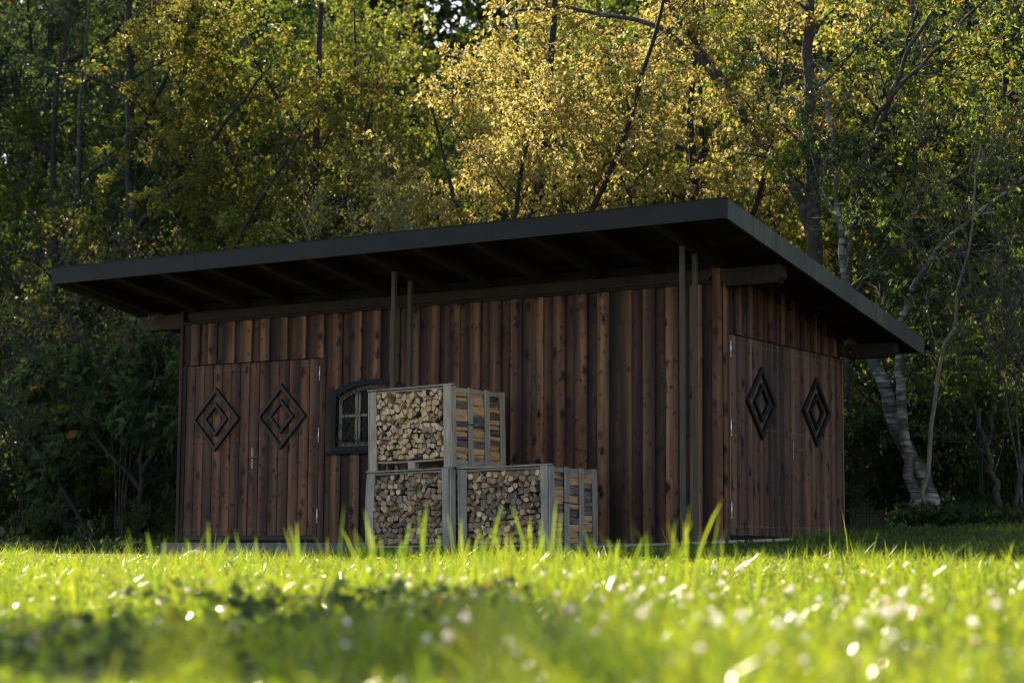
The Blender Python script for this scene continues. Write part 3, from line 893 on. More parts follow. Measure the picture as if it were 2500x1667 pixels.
def unit(v): return v/(np.linalg.norm(v, axis=-1, keepdims=True)+1e-9)

def spawn(r, poly, rad, n, t0, length, ang, up, droop=0., nseg=5, jit=.25):
    """side shoots along a poly-line"""
    out = []
    m = len(poly)
    seglen = np.linalg.norm(poly[-1]-poly[0])
    for q in range(n):
        t = t0+(1-t0)*(q+r.random())/n; f = t*(m-1); i = min(int(f), m-2); u = f-i
        p = poly[i]*(1-u)+poly[i+1]*u; tan = unit(poly[i+1]-poly[i])
        rd = r.normal(size=3); rd = unit(rd-tan*(rd @ tan))
        d = unit(tan*cos(ang)+rd*sin(ang)*r.uniform(.7, 1.2)+np.array([0, 0, up]))
        L = length*r.uniform(.6, 1.3)*(1-.45*t)
        pts = [p]; dd = d
        for s in range(nseg-1):
            dd = unit(dd+r.normal(0, jit, 3)*.5+np.array([0, 0, -droop/nseg])); pts.append(pts[-1]+dd*L/(nseg-1))
        r0 = (rad[i]*(1-u)+rad[i+1]*u)*.36
        out.append((np.array(pts), np.linspace(max(r0, .004), max(r0*.25, .0025), nseg)))
    return out

def leaves(r, pos, dirs, size, asp=.62, flat=.55):
    n = len(pos)
    d = unit(dirs*.6+r.normal(0, .75, (n, 3))+np.array([0, 0, -.25]))
    up = np.array([0, 0, 1.])*flat+r.normal(0, .55, (n, 3)); nn = unit(up-d*(up*d).sum(1, keepdims=True)); wv = np.cross(d, nn)
    L = size*(.45+.85*r.random((n, 1))**1.3); W = L*asp*.5; fold = L*.10
    b = pos; tip = b+d*L-nn*L*.12; mid = b+d*L*.45
    V = np.stack([b, mid+wv*W+nn*fold, tip, mid-wv*W+nn*fold], 1).reshape(-1, 3)
    a = np.arange(n)*4
    T = np.concatenate([np.stack([a, a+1, a+2], 1), np.stack([a, a+2, a+3], 1)])
    return V, T

def make_tree(name, base, mains, seed, crown, bark, label, cat='tree', group=None,
              lim=(8, .30, 1.9, .9, .15), sub=(6, .2, .9, .8, .05), twig=(4, .2, .42, .8, -.05), nleaf=9, lsize=.085, droop=.5, kmin=.0045, extra=None, flat=.55):
    """mains: list of (points, r0, r1). Everything is in world space; the thing's empty sits at the base."""
    r = np.random.default_rng(seed); base = np.asarray(base, float)
    root = empty(name, base); tag(root, label, cat, group)
    polys = []; leafbr = []
    for pts, r0, r1 in mains:
        c = curve(pts, max(10, 3*len(pts))); c[1:-1] += r.normal(0, .02, c[1:-1].shape)
        rad = np.linspace(r0, r1, len(c)); polys.append((c, rad, 9))
        L1 = spawn(r, c, rad, lim[0], lim[1], lim[2], lim[3], lim[4], droop*.3, 7, .3)
        for p, q in L1:
            polys.append((p, q, 5))
            L2 = spawn(r, p, q, sub[0], sub[1], sub[2], sub[3], sub[4], droop*.6, 5, .35)
            leafbr.append((p, .5))
            for p2, q2 in L2:
                polys.append((p2, q2, 4)); leafbr.append((p2, 1.))
                for p3, q3 in spawn(r, p2, q2, twig[0], twig[1], twig[2], twig[3], twig[4], droop, 3, .3):
                    polys.append((p3, q3, 3)); leafbr.append((p3, 1.))
    Vs, Qs = [], []; nv = 0
    for p, q, kk in polys:
        if q[0] < kmin*.6: continue
        v, f = tube_vf(p, q, kk); Vs.append(v); Qs.append(f+nv); nv += len(v)
    tr = fast_mesh('trunk', np.concatenate(Vs)-base, np.concatenate(Qs), bark, True, root)
    if nleaf:
        pos, dr = [], []
        for p, wgt in leafbr:
            m = r.poisson(nleaf*wgt*2.3)
            if m == 0: continue
            t = r.uniform(.15, 1, m)*(len(p)-1); i = np.minimum(t.astype(int), len(p)-2); u = (t-i)[:, None]
            pos.append(p[i]*(1-u)+p[i+1]*u+r.normal(0, .03, (m, 3))); dr.append(unit(p[i+1]-p[i]))
        pos = np.concatenate(pos); dr = np.concatenate(dr)
        ph = r.uniform(0, 6, 6); q = pos-base                     # foliage hangs in clumps with gaps between
        cl = np.sin(3.1*q[:, 0]+ph[0]+1.3*np.sin(1.9*q[:, 2]+ph[1]))+np.sin(3.7*q[:, 2]+ph[2]+1.2*np.sin(2.3*q[:, 1]+ph[3]))+np.sin(2.9*q[:, 1]+ph[4]+np.sin(2.1*q[:, 0]+ph[5]))
        kp = cl+r.normal(0, .65, len(cl)) > -.2; pos, dr = pos[kp], dr[kp]
        V, T = leaves(r, pos, dr, lsize, flat=flat)
        fast_mesh('crown', V-base, None, crown, False, root, T)
        make_tree.count += len(T)
    return root
make_tree.count = 0

def dup_tree(root, loc, rz, s, label, group=None, crown=None):
    r = root.copy(); COL.objects.link(r); r.location = loc; r.rotation_euler = (0, 0, rz); r.scale = (s, s, s)
    r['label'] = label
    if group: r['group'] = group
    for ch in root.children:
        c = ch.copy(); COL.objects.link(c); c.parent = r
        if crown and ch.name.startswith('crown'):
            c.material_slots[0].link = 'OBJECT'; c.material_slots[0].material = crown
    return r

G = lambda x, y: float(gz(x, y))
def P3(x, y, z): return (x, y, z)

# the two birch stems beside the shed's right corner
make_tree('birch_tree', (.22, 5.0, G(.22, 5)), [([(.22, 5, .15), (.20, 5, .43), (.09, 5, 1.1), (.01, 5, 1.88), (-.01, 5, 2.34), (.03, 5, 2.74), (.12, 5, 3.03), (.26, 5, 3.25), (.46, 5, 3.55), (.76, 5, 3.84), (1.08, 5, 4.07), (1.5, 5.3, 4.5), (2.2, 5.6, 5.4), (2.6, 6, 6.6)], .082, .006)],
          21, M['leaf_green'], M['birch'], 'slender white birch stem leaning right beside the shed, in front of its twin', 'tree', 'birch stems right of the shed', lim=(9, .55, 1.7, .8, .2), nleaf=6)
make_tree('birch_tree', (.33, 5.2, G(.33, 5.2)), [([(.35, 5.2, .1), (.29, 5.2, .54), (.07, 5.2, 1.08), (-.17, 5.2, 1.54), (-.39, 5.2, 2.23), (-.55, 5.2, 2.58), (-.68, 5.2, 3.08), (-.82, 5.2, 3.63), (-.92, 5.25, 4.29), (-.97, 5.3, 5.06), (-1.2, 5.4, 6.2)], .125, .015)],
          22, M['leaf_dark'], M['birch'], 'thicker white birch stem leaning left behind the shed roof', 'tree', 'birch stems right of the shed', lim=(9, .5, 1.8, .9, .1), nleaf=7)
make_tree('sapling', (.42, 4.8, G(.42, 4.8)), [([(.34, 4.85, .2), (.42, 4.8, .9), (.52, 4.8, 1.57), (.66, 4.8, 2.23), (.85, 4.8, 2.97), (1.03, 4.8, 3.74), (1.2, 4.8, 4.9)], .034, .012)],
          23, M['leaf_green'], M['twig'], 'thin pale sapling rising straight beside the birches', 'tree', lim=(9, .3, 1.3, .7, .25), sub=(4, .3, .6, .7, .1), twig=(2, .3, .3, .7, 0), nleaf=2)
# forked lichen-spotted tree behind the roof
make_tree('maple_tree', (-2.2, 7.5, G(-2.2, 7.5)), [([(-2.2, 7.5, .1), (-2.24, 7.5, 3.09), (-2.24, 7.5, 4.8), (-2.28, 7.5, 5.76), (-2.3, 7.5, 6.49), (-2.3, 7.5, 7.83), (-2.31, 7.6, 9.6)], .14, .06),
           ([(-2.24, 7.5, 4.4), (-2.35, 7.5, 4.74), (-2.61, 7.5, 5.23), (-2.93, 7.5, 5.72), (-3.27, 7.5, 6.22), (-3.75, 7.5, 6.92), (-4.21, 7.5, 7.67), (-4.68, 7.5, 8.32), (-5.3, 7.6, 9.2)], .09, .035),
           ([(-2.93, 7.5, 5.72), (-3.5, 7.35, 6.6), (-4.0, 7.3, 7.25), (-4.57, 7.2, 7.75), (-5.43, 7.2, 8.11), (-6.48, 7.2, 8.4), (-7.5, 7.2, 8.48)], .06, .02)],
          24, M['leaf_gold'], M['bark'], 'forked tree with lichen-spotted trunk behind the right half of the roof', 'tree', lim=(9, .35, 2.0, .9, .05), nleaf=7)
make_tree('hazel_tree', (-1.6, 7.0, G(-1.6, 7)), [([(-1.6, 7, .1), (-1.6, 7, 2), (-1.52, 7, 3.57), (-1.41, 7, 4.61), (-1.31, 7, 5.13), (-1.06, 7, 5.75), (-.8, 7, 6.3), (-.56, 7, 6.8), (-.23, 7, 7.4), (.3, 7, 8.6)], .065, .02),
           ([(-1.41, 6.9, 4.61), (-1.1, 6.8, 5.6), (-.61, 6.5, 6.1), (.04, 6.5, 6.66), (.74, 6.5, 7.24), (1.4, 6.5, 7.8)], .04, .014),
           ([(-1.5, 6.8, 3.2), (-.76, 6.5, 3.92), (-.29, 6.5, 4.43), (.24, 6.5, 4.83), (.76, 6.5, 5.33), (1.6, 6.5, 5.9)], .04, .014)],
          25, M['leaf_lime'], M['bark'], 'hazel with stems slanting up to the right of the roof', 'tree', lim=(9, .3, 1.7, .8, .1), nleaf=6)
make_tree('hazel_bush', (1.06, 5.5, G(1.06, 5.5)), [([(1.07, 5.5, .1), (1.06, 5.5, .61), (1.03, 5.5, .88), (.93, 5.5, 1.23), (.79, 5.5, 1.67), (.6, 5.5, 2.4)], .05, .018),
           ([(1.0, 5.5, .9), (.98, 5.5, 1.23), (1.07, 5.5, 1.64), (1.13, 5.5, 2.0), (1.19, 5.5, 2.41), (1.5, 5.5, 3.6), (1.6, 5.6, 4.8)], .035, .012),
           ([(1.2, 5.6, .1), (1.5, 5.7, 1.5), (1.9, 5.9, 3.0), (2.1, 6, 4.6)], .04, .012)],
          26, M['leaf_green'], M['bark'], 'many-stemmed hazel bush at the right edge by the fence', 'bush', lim=(9, .25, 1.2, .8, .1), sub=(5, .2, .7, .8, 0), nleaf=4)
# golden tree straight behind the roof
make_tree('beech_tree', (-7.0, 7.2, G(-7, 7.2)), [([(-7.0, 7.2, .1), (-6.95, 7.2, 2.5), (-6.9, 7.2, 4.2), (-6.7, 7.2, 6.0), (-6.5, 7.2, 8.6), (-6.5, 7.2, 10.2)], .12, .03),
           ([(-6.95, 7.2, 2.4), (-6.3, 7.0, 4.0), (-5.4, 6.9, 5.4), (-4.6, 6.8, 7.2), (-4.2, 6.8, 8.8)], .07, .02),
           ([(-6.9, 7.2, 2.8), (-7.6, 7.0, 4.2), (-8.3, 7.0, 5.6), (-8.7, 7.0, 7.0)], .06, .02),
           ([(-6.95, 7.2, 2.2), (-6.8, 6.3, 3.6), (-6.3, 5.8, 5.0), (-5.9, 5.7, 6.4)], .06, .02)],
          27, M['leaf_gold'], M['barkdark'], 'golden-leaved tree straight behind the middle of the roof', 'tree', lim=(13, .2, 1.7, .9, .08), sub=(7, .15, .9, .85, 0), twig=(4, .15, .42, .85, -.05), nleaf=8)
make_tree('beech_tree', (-4.6, 8.6, G(-4.6, 8.6)), [([(-4.6, 8.6, .1), (-4.6, 8.6, 3.0), (-4.8, 8.6, 6.0), (-4.7, 8.6, 10.4)], .13, .03),
           ([(-4.6, 8.6, 2.9), (-3.8, 8.3, 4.4), (-3.2, 8.2, 6.2), (-2.9, 8.2, 8.0)], .06, .02),
           ([(-4.7, 8.6, 3.5), (-5.5, 8.2, 5.0), (-6.2, 8.0, 7.0)], .06, .02)],
          28, M['leaf_gold'], M['barkdark'], 'yellow-leaved tree behind the forked trunk', 'tree', lim=(13, .2, 1.9, .9, .05), sub=(7, .15, 1.0, .85, 0), nleaf=7)
# bare twiggy elder left of the golden tree
make_tree('elder_bush', (-9.3, 5.6, G(-9.3, 5.6)), [([(-9.3, 5.6, .1), (-9.2, 5.6, 2.5), (-9.0, 5.6, 4.0), (-8.6, 5.6, 5.6)], .05, .014), ([(-9.3, 5.6, 1.5), (-9.6, 5.5, 3.4), (-10.2, 5.5, 5.2)], .04, .012), ([(-9.2, 5.6, 2.2), (-8.7, 5.4, 3.6), (-7.9, 5.4, 4.8)], .035, .012)],
          29, M['leaf_lime'], M['twig'], 'pale twiggy bush with few leaves showing above the roof middle', 'bush', lim=(10, .35, 1.3, .7, .25), sub=(5, .2, .7, .6, .15), twig=(4, .2, .35, .7, .1), nleaf=1.3, lsize=.075)
# left-hand maples
make_tree('maple_tree', (-15.6, 7.5, G(-15.6, 7.5)), [([(-15.58, 7.5, .1), (-15.71, 7.5, 3.13), (-15.74, 7.5, 5.39), (-15.87, 7.5, 7.82), (-15.96, 7.5, 9.11), (-16.04, 7.5, 11.5)], .125, .05),
           ([(-15.74, 7.5, 5.6), (-15.0, 7.3, 6.0), (-14.2, 7.2, 6.5), (-13.2, 7.1, 7.3), (-12.2, 7.1, 8.2)], .06, .02),
           ([(-15.85, 7.5, 7.3), (-15.2, 7.3, 7.8), (-14.5, 7.2, 8.7), (-13.8, 7.2, 9.8)], .055, .02),
           ([(-15.4, 7.3, 3.0), (-14.4, 7.0, 3.6), (-13.0, 6.8, 4.6), (-11.9, 6.7, 5.9), (-11.0, 6.7, 7.0)], .055, .018)],
          30, M['leaf_olive'], M['barkdark'], 'maple at the left with a dark spotted trunk and limbs reaching right', 'tree', lim=(13, .15, 1.9, .9, .03), sub=(6, .15, 1.0, .85, 0), nleaf=11, lsize=.088)
make_tree('maple_tree', (-12.4, 8.4, G(-12.4, 8.4)), [([(-12.4, 8.4, .1), (-12.4, 8.4, 4.0), (-12.2, 8.4, 7.0), (-12.1, 8.4, 11.4)], .14, .03), ([(-12.3, 8.4, 4.5), (-11.4, 8.2, 6.0), (-10.6, 8.1, 8.0)], .06, .02), ([(-12.3, 8.4, 4.0), (-13.2, 8.2, 5.4), (-14.0, 8.0, 7.2)], .06, .02)],
          31, M['leaf_olive'], M['barkdark'], 'yellow-green maple between the left trunk and the golden tree', 'tree', lim=(13, .15, 1.9, .95, .03), sub=(6, .15, 1.0, .85, 0), nleaf=10, lsize=.088)
# sycamore bush with big dark leaves under the left eaves
make_tree('sycamore_bush', (-12.6, 4.6, G(-12.6, 4.6)), [([(-12.6, 4.6, .0), (-12.6, 4.6, 1.2), (-12.4, 4.6, 2.4), (-12.1, 4.6, 3.6)], .05, .015), ([(-12.6, 4.6, .8), (-13.6, 4.4, 1.8), (-14.6, 4.3, 2.7)], .04, .012), ([(-12.6, 4.6, 1.0), (-11.6, 4.3, 2.0), (-10.9, 4.2, 2.9)], .04, .012), ([(-13.6, 4.6, .0), (-14.5, 4.4, 1.2), (-15.5, 4.2, 2.2)], .04, .012)],
          32, M['leaf_dark'], M['barkdark'], 'dark bush with large drooping leaves left of the shed', 'bush', lim=(9, .2, 1.2, .9, .0), sub=(5, .2, .6, .85, -.05), twig=(3, .2, .3, .85, -.1), nleaf=4, lsize=.20)

# generic crowns for the rows behind, copied with their own labels
def proto(seed, h, crown, bark, label, rad=2.4, nleaf=8, lsize=.10, place=(0, 0), start=.12):
    r = np.random.default_rng(seed); x, y = place; z = G(x, y)
    m = [([(x, y, z-.2), (x+r.normal(0, .1), y, z+h*.4), (x+r.normal(0, .25), y, z+h*.75), (x+r.normal(0, .3), y, z+h)], .105, .015)]
    for q in range(4):
        a = q*1.6+r.random(); zz = z+h*(start+.06+.16*q)
        m.append(([(x, y, zz), (x+.5*rad*cos(a), y+.5*rad*sin(a), zz+h*.09), (x+rad*cos(a), y+rad*sin(a), zz+h*.22)], .05, .015))
    return make_tree('woodland_tree', (x, y, z), m, seed, crown, bark, label, 'tree', 'trees of the wood behind the shed', lim=(13, start, 1.9, 1.0, .05), sub=(6, .15, 1.05, .9, 0), twig=(4, .15, .45, .85, -.05), nleaf=nleaf, lsize=lsize)
pA = proto(41, 10.5, M['leaf_green'], M['barkdark'], 'green woodland tree far behind the roof peak', 2.6, place=(-9.5, 13))
pB = proto(42, 11.5, M['leaf_lime'], M['bark'], 'yellow-green woodland tree behind the leaning hazel stems', 2.5, place=(-3.2, 12.5))
pC = proto(43, 11.0, M['leaf_lime'], M['barkdark'], 'yellow-green woodland tree at the back, above the left roof end', 2.7, place=(-15.5, 13.5))
rows = [  # proto, x, y, rz, s, crown, label; some dark crowns hold shade in colour
 (pC, -20.5, 12.0, 1.0, 1.08, M['leaf_green'], 'green woodland tree at the left edge behind the maple'),
 (pB, -18.2, 8.6, 2.1, .95, M['leaf_dark'], 'dark tree in the left foreground of the wood'),
 (pA, -6.4, 12.2, 4.0, 1.0, M['leaf_lime'], 'yellow-green woodland tree behind the golden one'),
 (pC, -.4, 10.2, .4, .9, M['leaf_dark'], 'dark tree behind the leaning birch at the right'),
 (pA, 1.3, 8.6, 2.2, .82, M['leaf_dark'], 'dark tree at the right edge of the wood'),
 (pB, -22.5, 18.5, 1.9, 1.25, M['leaf_green'], 'tall woodland tree deep in the wood at the far left'),
 (pC, -18.5, 19.5, 3.2, 1.3, M['leaf_lime'], 'tall yellow-green tree deep in the wood, left of the sky gap'),
 (pA, -11.6, 19.5, 5.1, 1.2, M['leaf_lime'], 'tall yellow-green tree deep in the wood, right of the sky gap'),
 (pB, -7.8, 18.5, .3, 1.25, M['leaf_gold'], 'tall golden tree deep in the wood behind the middle'),
 (pC, -4.4, 17.5, 2.7, 1.2, M['leaf_green'], 'tall green tree deep in the wood behind the forked trunk'),
 (pA, -1.2, 16.0, 1.3, 1.15, M['leaf_dark'], 'tall dark tree deep in the wood at the right'),
 (pB, -27.5, 20.0, 4.4, 1.35, M['leaf_dark'], 'dark tall tree deep in the wood outside left'),
 (pC, -25.0, 28.0, .9, 1.6, M['leaf_green'], 'farthest green tree seen through the left trunks'),
 (pA, -19.0, 29.0, 3.9, 1.45, M['leaf_green'], 'farthest green tree below the sky gap'),
 (pB, -13.0, 28.0, 5.6, 1.6, M['leaf_green'], 'farthest green tree behind the golden crown'),
 (pC, -7.5, 27.0, 1.8, 1.6, M['leaf_green'], 'farthest green tree behind the right half of the roof'),
 (pA, -31.0, 27.0, 2.4, 1.6, M['leaf_dark'], 'farthest dark tree at the left edge'),
 (pB, -2.5, 26.0, .2, 1.6, M['leaf_dark'], 'farthest dark tree at the right edge'),
 (pB, -16.8, 11.2, 3.0, 1.0, M['leaf_green'], 'green tree behind the dark-trunked maple'),
 (pA, -13.4, 11.0, 5.5, 1.0, M['leaf_lime'], 'yellow-green tree filling the gap beside the left maple'),
 (pC, -9.0, 10.0, 2.2, .95, M['leaf_gold'], 'pale golden tree left behind the middle of the roof'),
 (pB, -19.0, 14.5, .8, 1.15, M['leaf_green'], 'tall green tree at the left behind the first row'),
 (pC, -22.5, 23.0, 5.0, 1.45, M['leaf_green'], 'tall green tree in the fourth row at the left'),
 (pB, -15.5, 23.5, 2.0, 1.4, M['leaf_green'], 'tall green tree in the fourth row left of the middle'),
 (pA, -10.0, 23.0, .6, 1.4, M['leaf_lime'], 'tall yellow-green tree in the fourth row behind the gold'),
 (pC, -24.5, 13.5, 2.0, 1.55, M['leaf_dark'], 'huge dark tree at the far left edge, added to shade the maple'),  # this and the next three added to shade the left-hand trees
 (pB, -28.5, 11.5, 1.0, 1.5, M['leaf_dark'], 'huge unseen tree outside left, added to shade the left trees'),
 (pA, -23.0, 17.0, .2, 1.6, M['leaf_dark'], 'huge dark tree behind the left edge trees, added to shade them'),
 (pB, -29.5, 16.5, 3.0, 1.6, M['leaf_dark'], 'huge unseen tree far outside left, added to shade the left trees'),
 (pC, -20.0, 9.8, 4.2, 1.1, M['leaf_dark'], 'dark tree beside the maple at the left edge'),
 (pB, 2.6, 10.0, 3.6, 1.0, M['leaf_dark'], 'dark tree outside the right edge of the wood'),
 (pA, -36.0, 34.0, 1.1, 1.8, M['leaf_green'], 'outermost tree far back on the left'),
]
for pr, x, y, rz, s, cm, lab in rows: dup_tree(pr, (x, y, G(x, y)-.1), rz, s, lab, crown=cm)

# the far wood as one mass of foliage that closes the gaps between the trunks
rw = np.random.default_rng(77); nf = 120000
fx_ = rw.uniform(-62, 16, nf); fy_ = rw.uniform(31, 44, nf); fz_ = gz(fx_, fy_)+23*rw.random(nf)**.9
keep = (fz_ < 11) | ((.5+.3*np.sin(.9*fx_+.5*fz_)+.3*np.sin(1.1*fz_-.6*fx_+.4*fy_)) > .12*rw.random(nf)-.25)
keep &= ~(((fx_+27.2)/1.5)**2+((fz_-17.5)/2.2)**2 < 1)
V, T = leaves(rw, np.stack([fx_, fy_, fz_], 1)[keep], np.tile([0, 0, .3], (int(keep.sum()), 1)), .55, .75, .5)
far = fast_mesh('far_wood', V, None, M['leaf_far'], False, None, T); tag(far, 'distant wood closing the view behind the trees', 'wood', kind='stuff')

# high-crowned tree at the left of the meadow, outside the picture; its crown shades the near grass
x_, y_ = -4.15, -8.75
make_tree('meadow_tree', (x_, y_, G(x_, y_)), [([(x_, y_, -.5), (x_, y_, 3), (x_+.1, y_, 5.9), (x_, y_, 8.2)], .13, .03), ([(x_, y_, 5.7), (x_+.6, y_+.3, 6.2), (x_+1.2, y_+.6, 6.9)], .05, .02), ([(x_, y_, 5.8), (x_-.6, y_-.4, 6.3), (x_-1.1, y_-.8, 7.1)], .05, .02)],
          61, M['leaf_green'], M['bark'], 'lone high-crowned tree in the meadow left of the camera, shading the near grass', 'tree', lim=(12, .64, 1.3, 1.0, .25), sub=(7, .2, .7, .8, .12), nleaf=6, lsize=.14)

for (x, y, sd, lab) in ((-16.2, 5.4, 91, 'bare pale-twigged bush in front of the left maple'), (-13.6, 5.2, 92, 'bare grey-twigged bush left of the roof end'), (1.7, 4.6, 93, 'bare pale-twigged bush at the right edge')):
    z = G(x, y); m = [([(x, y, z-.1), (x+.2*q, y, z+1.6), (x+.7*q, y-.1, z+3.2), (x+1.3*q, y-.1, z+4.6)], .016, .004) for q in (-1, -.3, .5, 1.1)]
    make_tree('twiggy_bush', (x, y, z), m, sd, M['leaf_olive'], M['bark'], lab, 'bush', lim=(10, .25, 1.5, .7, .15), sub=(6, .15, .8, .6, .1), twig=(4, .2, .35, .7, 0), nleaf=.9, lsize=.08)

# undergrowth: low leafy shrubs along the fence
def shrub(seed, x, y, h, wdt, crown, label, lsize=.10, nleaf=5):
    r = np.random.default_rng(seed); z = G(x, y); m = []
    for q in range(5):
        a = q*1.26+r.random(); m.append(([(x, y, z-.05), (x+.25*wdt*cos(a), y+.25*wdt*sin(a), z+h*.45), (x+.55*wdt*cos(a), y+.5*wdt*sin(a), z+h*r.uniform(.75, 1.05))], .025, .006))
    return make_tree('undergrowth_bush', (x, y, z), m, seed, crown, M['barkdark'], label, 'bush', 'bushes along the wood edge', lim=(7, .1, .7, .9, .05), sub=(4, .2, .45, .85, 0), twig=(3, .2, .25, .85, 0), nleaf=nleaf, lsize=lsize)
sA = shrub(51, -9.5, 6.8, 2.3, 1.3, M['leaf_lime'], 'bright green bush lit behind the fence just left of the shed corner', .10)
sB = shrub(52, -17.2, 5.2, 1.8, 1.6, M['leaf_dark'], 'dark bush at the left edge below the fence top', .11)
for pr, x, y, rz, s, cm, lab in [  # dark leaves on the left bushes carry the shade in their colour
 (sB, -11.4, 3.6, 1.0, .42, M['leaf_dark'], 'low dark bush at the ground left of the shed corner'),
 (sB, -13.2, 3.2, 2.0, .45, M['leaf_dark'], 'low dark bush in the grass below the big leaves'),
 (sA, -15.4, 3.5, 3.0, .42, M['leaf_dark'], 'low dark bush near the left edge of the meadow'),
 (sA, -14.0, 6.9, 2.5, 1.3, M['leaf_dark'], 'dark bush behind the fence at the left'),
 (sB, -19.4, 7.2, .4, 1.3, M['leaf_dark'], 'tall dark bush behind the fence at the far left'),
 (sA, -11.6, 7.0, 4.0, 1.4, M['leaf_dark'], 'dark bush behind the fence beside the left wall'),
 (sB, -16.0, 6.0, 5.1, 1.6, M['leaf_dark'], 'tall dark bush at the foot of the left maple'),
 (sA, -12.6, 5.8, .2, 1.5, M['leaf_dark'], 'tall dark bush behind the large-leaved one'),
 (sB, -10.2, 5.0, 3.3, 1.15, M['leaf_dark'], 'dark bush touching the left end of the roof'),
 (sB, -.5, 6.9, 1.5, 1.15, M['leaf_dark'], 'dark bush behind the birch stems'),
 (sA, .9, 7.1, 2.8, 1.1, M['leaf_green'], 'green bush behind the fence at the right'),
 (sB, 2.2, 7.0, .9, 1.3, M['leaf_dark'], 'dark bush at the right edge behind the fence'),
 (sA, -1.5, 5.6, 5.0, .9, M['leaf_dark'], 'dark bush behind the shed beside the birches'),
 (sB, -3.0, 6.2, .7, 1.4, M['leaf_green'], 'green bush hidden behind the shed roof'),
 (sA, -5.5, 6.0, 1.7, 1.5, M['leaf_lime'], 'yellow-green bush behind the roof ridge'),
 (sB, .2, 9.0, 2.2, 1.5, M['leaf_dark'], 'dark bush deep behind the fence at the right'),
 (sA, -17.5, 10.0, 3.2, 1.6, M['leaf_green'], 'green bush deep behind the fence at the left'),
 (sB, -13.5, 10.5, .2, 1.6, M['leaf_dark'], 'dark bush deep behind the fence by the maple'),
 (sA, -21.5, 10.5, 1.2, 1.6, M['leaf_dark'], 'dark bush deep behind the fence outside left')]:
    dup_tree(pr, (x, y, G(x, y)-.03), rz, s, lab, crown=cm)
print('leaf triangles', make_tree.count)

# ------------------------------------------------------------------ mesh fence at the wood edge
fence = empty('mesh_fence', (0, 6.4, 0)); tag(fence, 'dark green wire mesh fence along the edge of the wood', 'fence')
M['fence'] = plain('green_coated_steel', (.012, .03, .018), .45, .2, .2)
fx = [3.06-2.5*q for q in range(10)]
for q, x in enumerate(fx):
    zb = G(x, 6.4)-.2
    MB().cbox(-.03, .03, -.02, .02, 0, 1.75, .004, 2).build('fence_post', M['fence'], fence, loc=(x, 0, zb))
    MB().cbox(-.033, .033, -.023, .023, 1.751, 1.765, .004, 2).build('post_cap', M['hinge'] if q in (1, 8) else M['fence'], fence, loc=(x, 0, zb))
    if q < len(fx)-1:
        mb = MB(); x1 = fx[q+1]; z0 = zb+.22
        for k_ in range(8): mb.box(x1+.035, x-.035, -.024, -.017, z0+k_*.2, z0+k_*.2+.008)
        for k_ in range(49):
            xx = x1+.05+k_*(x-x1-.1)/48; mb.box(xx-.0028, xx+.0028, -.0165, -.011, z0-.03, z0+1.45)
        mb.build('mesh_panel', M['fence'], fence)
print('built structure')

# ------------------------------------------------------------------ grass
FWD = np.array([-sin(YAW), cos(YAW)]); RGT = np.array([cos(YAW), sin(YAW)])
def blocked(x, y):
    b = (x > -8.4) & (x < -.0) & (y > -.34)
    b |= (x > -8.15) & (x < -4.5) & (y > -.95)
    b |= (x > -3.62) & (x < -2.47) & (y > -1.38) & (y < 0)
    b |= (x > -2.48) & (x < -1.3) & (y > -1.30) & (y < 0)
    b |= (x > -.1) & (x < .85) & (y > -.4) & (y < 1.3)
    return b

def blades(x, y, h, wd, lean, r, nseg):
    n = len(x); z = gz(x, y)-.01; a = r.uniform(0, 2*pi, n); la = r.uniform(0, 2*pi, n)
    wx, wy = np.cos(a)*wd*.5, np.sin(a)*wd*.5
    V = np.zeros((n, 2*nseg+1, 3))
    for s in range(nseg+1):
        t = s/nseg; off = lean*h*t**1.9; px = x+np.cos(la)*off; py = y+np.sin(la)*off; pz = z+h*t*(1-.35*lean*t)
        tw = (1-.25*t) if s < nseg else 0
        if s < nseg:
            V[:, 2*s] = np.stack([px-wx*tw, py-wy*tw, pz], 1); V[:, 2*s+1] = np.stack([px+wx*tw, py+wy*tw, pz], 1)
        else: V[:, 2*s] = np.stack([px, py, pz], 1)
    k_ = 2*nseg+1; b = np.arange(n)*k_
    Q = np.concatenate([np.stack([b+2*s, b+2*s+1, b+2*s+3, b+2*s+2], 1) for s in range(nseg-1)]) if nseg > 1 else None
    T = np.stack([b+2*nseg-2, b+2*nseg-1, b+2*nseg], 1)
    return V.reshape(-1, 3), Q, T

def clump(x, y):
    return .5+.28*np.sin(2.1*x+1.7*np.sin(1.3*y))+.28*np.sin(2.7*y+1.1*np.sin(1.9*x)+1)

def scatter_d(n, d0, d1, r, wide=.33, pad=.7):
    d = np.sqrt(r.uniform(d0*d0, d1*d1, n)); s = r.uniform(-1, 1, n)*(wide*d+pad)
    p = CAM[:2]+d[:, None]*FWD+s[:, None]*RGT
    return p[:, 0], p[:, 1], d

